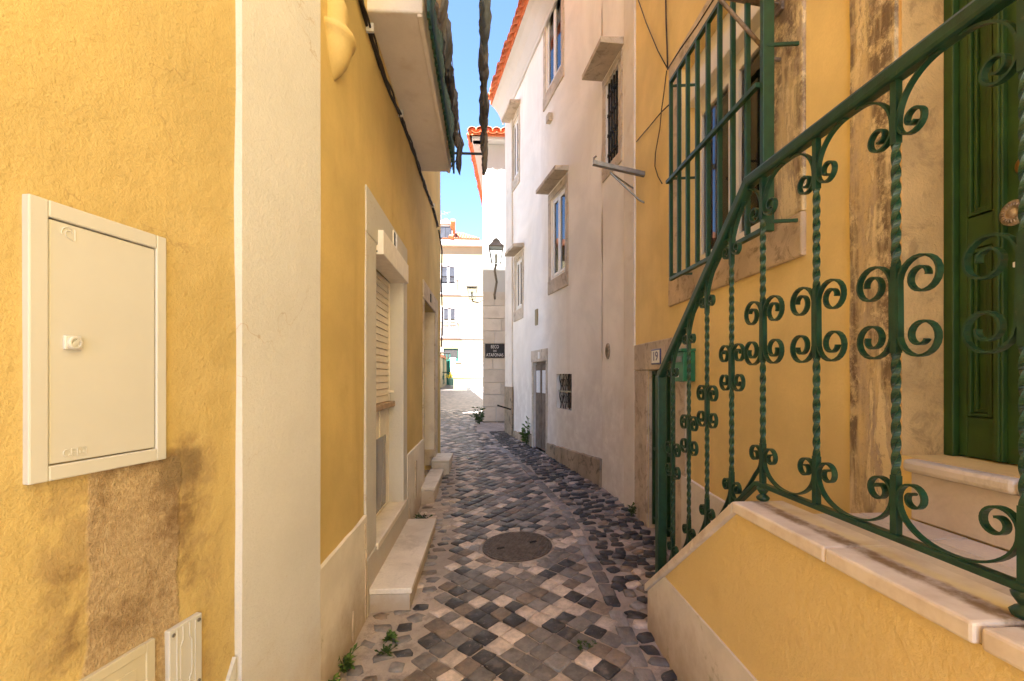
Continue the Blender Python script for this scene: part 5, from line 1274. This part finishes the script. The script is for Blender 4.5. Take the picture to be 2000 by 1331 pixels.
# ================================================================== brackets, wires, weeds
def iron(t, mb, n, mat="rusty_steel"):
    o = mb.build(n, G[mat], t, smooth=False); o.matrix_basis = WM(t).inverted(); return o
y_ = on_x(1530, VH, XR).y; z_ = on_x(1530, 15, XR).z; t = thing("clothes_bracket", "rusty steel clothes line bracket over the grilled window", "bracket", (XR, y_, z_))
iron(t, MB().bar((XR + .01, y_, z_), (.78, y_ + .02, z_ + .10), .034, .005).bar((XR + .01, y_ + .015, z_ + .015), (.78, y_ + .035, z_ + .115), .005, .034), "arm")
zq = on_x(1530, 118, XR).z; iron(t, MB().tube([(XR, y_, zq - .03), (XR - .002, y_, zq), (XR - .05, y_, zq + .005), (1.07, y_ + .01, z_ + .045), (1.02, y_ + .012, z_ + .055)], .009, 8), "stay_rod")
iron(t, MB().box(XR - .03, XR + .01, y_ - .03, y_ + .03, z_ - .03, z_ + .04).box(XR - .012, XR + .01, y_ - .015, y_ + .015, zq - .04, zq + .02), "wall_plate")
P0 = on_x(1258, 345, XR); y_ = P0.y; tip = on_y(1158, 322, y_)
t = thing("clothes_bracket", "grey steel clothes line bracket by the iron barred window", "bracket", tuple(P0))
iron(t, MB().bar((XR + .01, y_, P0.z), tuple(tip), .04, .006).bar((XR + .01, y_ - .02, P0.z + .015), (tip.x, y_ - .02, tip.z + .015), .006, .035), "arm", "screw_steel")
iron(t, MB().tube([(tip.x + .01, y_, tip.z), (tip.x + .01, y_, tip.z + .06), (tip.x + .03, y_, tip.z + .075)], .009, 6), "hook", "screw_steel")
for u0, v0, u1, v1 in ((1258, 392, 1192, 338), (1241, 366, 1192, 337)):
    A, B = on_x(u0, v0, XR), on_y(u1, v1, y_); iron(t, MB().tube([(XR + .005, A.y, A.z - .02), (XR - .04, A.y, A.z), (B.x, y_, B.z)], .008, 6), "stay_rod", "screw_steel")
def wire(lab, pts, r=.004, proud=.018):
    P_2 = []
    for u, v in pts:
        s, z = WR.hit(u, v, proud); P_2.append(WR.W(s, -proud, z))
    tag(MB().tube(P_2, r, 6).build("wall_wire", G["black_cable"], smooth=True), lab, "cable")
wire("black wire slanting down the yellow wall to the knot above the window", [(1243, -10), (1262, 45), (1285, 100), (1303, 133)])
wire("pair of black wires hanging straight down to the knot above the window", [(1300, -20), (1301, 40), (1303, 100), (1304, 135)], .006)
wire("black wire running along the top edge of the window stone", [(1304, 136), (1330, 95), (1362, 50), (1400, -10)], .006)
wire("loose black wire dangling left of the window grille", [(1302, 138), (1297, 180), (1292, 215), (1289, 250), (1280, 300), (1279, 325), (1285, 345), (1293, 359)], .004)
wire("taut wire from the grille corner to the white house band", [(1312, 200), (1292, 219), (1268, 248), (1243, 277)], .005)

def weed(name, label, base, n, h, spread, seed, mat="weed_leaf", w=.018, blades=False):
    r = random.Random(seed); mb = MB(); st_ = MB()
    for i in range(n):
        q = r.uniform(0, 6.28); lean = r.uniform(.1, 1) * spread; hh_ = h * r.uniform(.4, 1)
        tip_ = Vector((math.cos(q) * lean, math.sin(q) * lean, hh_)); st_.tube([(0, 0, 0), tip_ * .5 + Vector((0, 0, hh_ * .12)), tip_], [.0025, .002, .001], 4)
        for k in range(7):
            f = r.uniform(.15, 1); p = tip_ * f + Vector((0, 0, hh_ * .1 * math.sin(f * 3.1)))
            leafquad(mb, p, (math.cos(q + r.uniform(-1.5, 1.5)), math.sin(q + r.uniform(-1.5, 1.5)), r.uniform(-.2, .8)), w * r.uniform(.6, 1.2), w * 2.4 * r.uniform(.6, 1.3), 0, r)
    t = thing(name, label, "plant", base); mb.build("leaves", G[mat], t); st_.build("stems", G["weed_dark"], t)
def gp(u, v):
    p = on_z(u, v, gz(0, 3))
    for _ in range(6): p = on_z(u, v, gz(p.x, p.y))
    return (p.x, p.y, p.z - .004)
b1 = gp(697, 1320); weed("weed", "green weed at the foot of the white dado near the corner pilaster", (XL + .03, 2.3, gz(XL, 2.3)), 16, .10, .06, 1)
weed("weed", "leafy weed lower down at the foot of the corner pilaster", (XL + .02, 2.12, gz(XL, 2.1)), 16, .09, .07, 2)
weed("weed", "small weed growing between the worn cobbles before the marble step", gp(764, 1250), 10, .035, .05, 3, w=.014)
weed("weed", "tiny weed sprouting beside the small weed among worn cobbles", gp(752, 1278), 8, .025, .05, 4, "weed_dark", .014)
weed("weed", "dark tuft between the setts of the paving", gp(1140, 1262), 12, .02, .05, 5, "weed_dark", .012)
p = on_y(938, 822, YC - .35); weed("shrub_weed", "bushy weed at the foot of the quoined corner", (p.x - .02, p.y, gz(p.x, p.y)), 20, .42, .16, 6, 'weed_dark', w=.04)
p = WB.W(WB.S(1034), -.05, 0); weed("weed", "tall leafy weed beside the grey plank door", (p.x, p.y, gz(p.x, p.y)), 14, .5, .12, 7, w=.04)
weed("weed", "weed in the corner by the end of the white band", (XR - .07, yj_ - .12, gz(XR, yj_)), 9, .14, .04, 9, "weed_dark", .016)
weed("weed", "dry weed in the gutter corner behind the marble step", (XL + .10, 4.55, gz(XL, 4.5)), 10, .07, .1, 10, "weed_dark", .016)
p = WB.W(WB.S(1002), -.03, WB.Z(1000, 796)); tag(MB().bar((p.x, p.y, p.z - .04), (p.x - .28, p.y - .06, p.z + .05), .025, .03).build("iron_peg", G["black_iron"]), "short black iron peg sticking out above the pilaster foot", "peg")
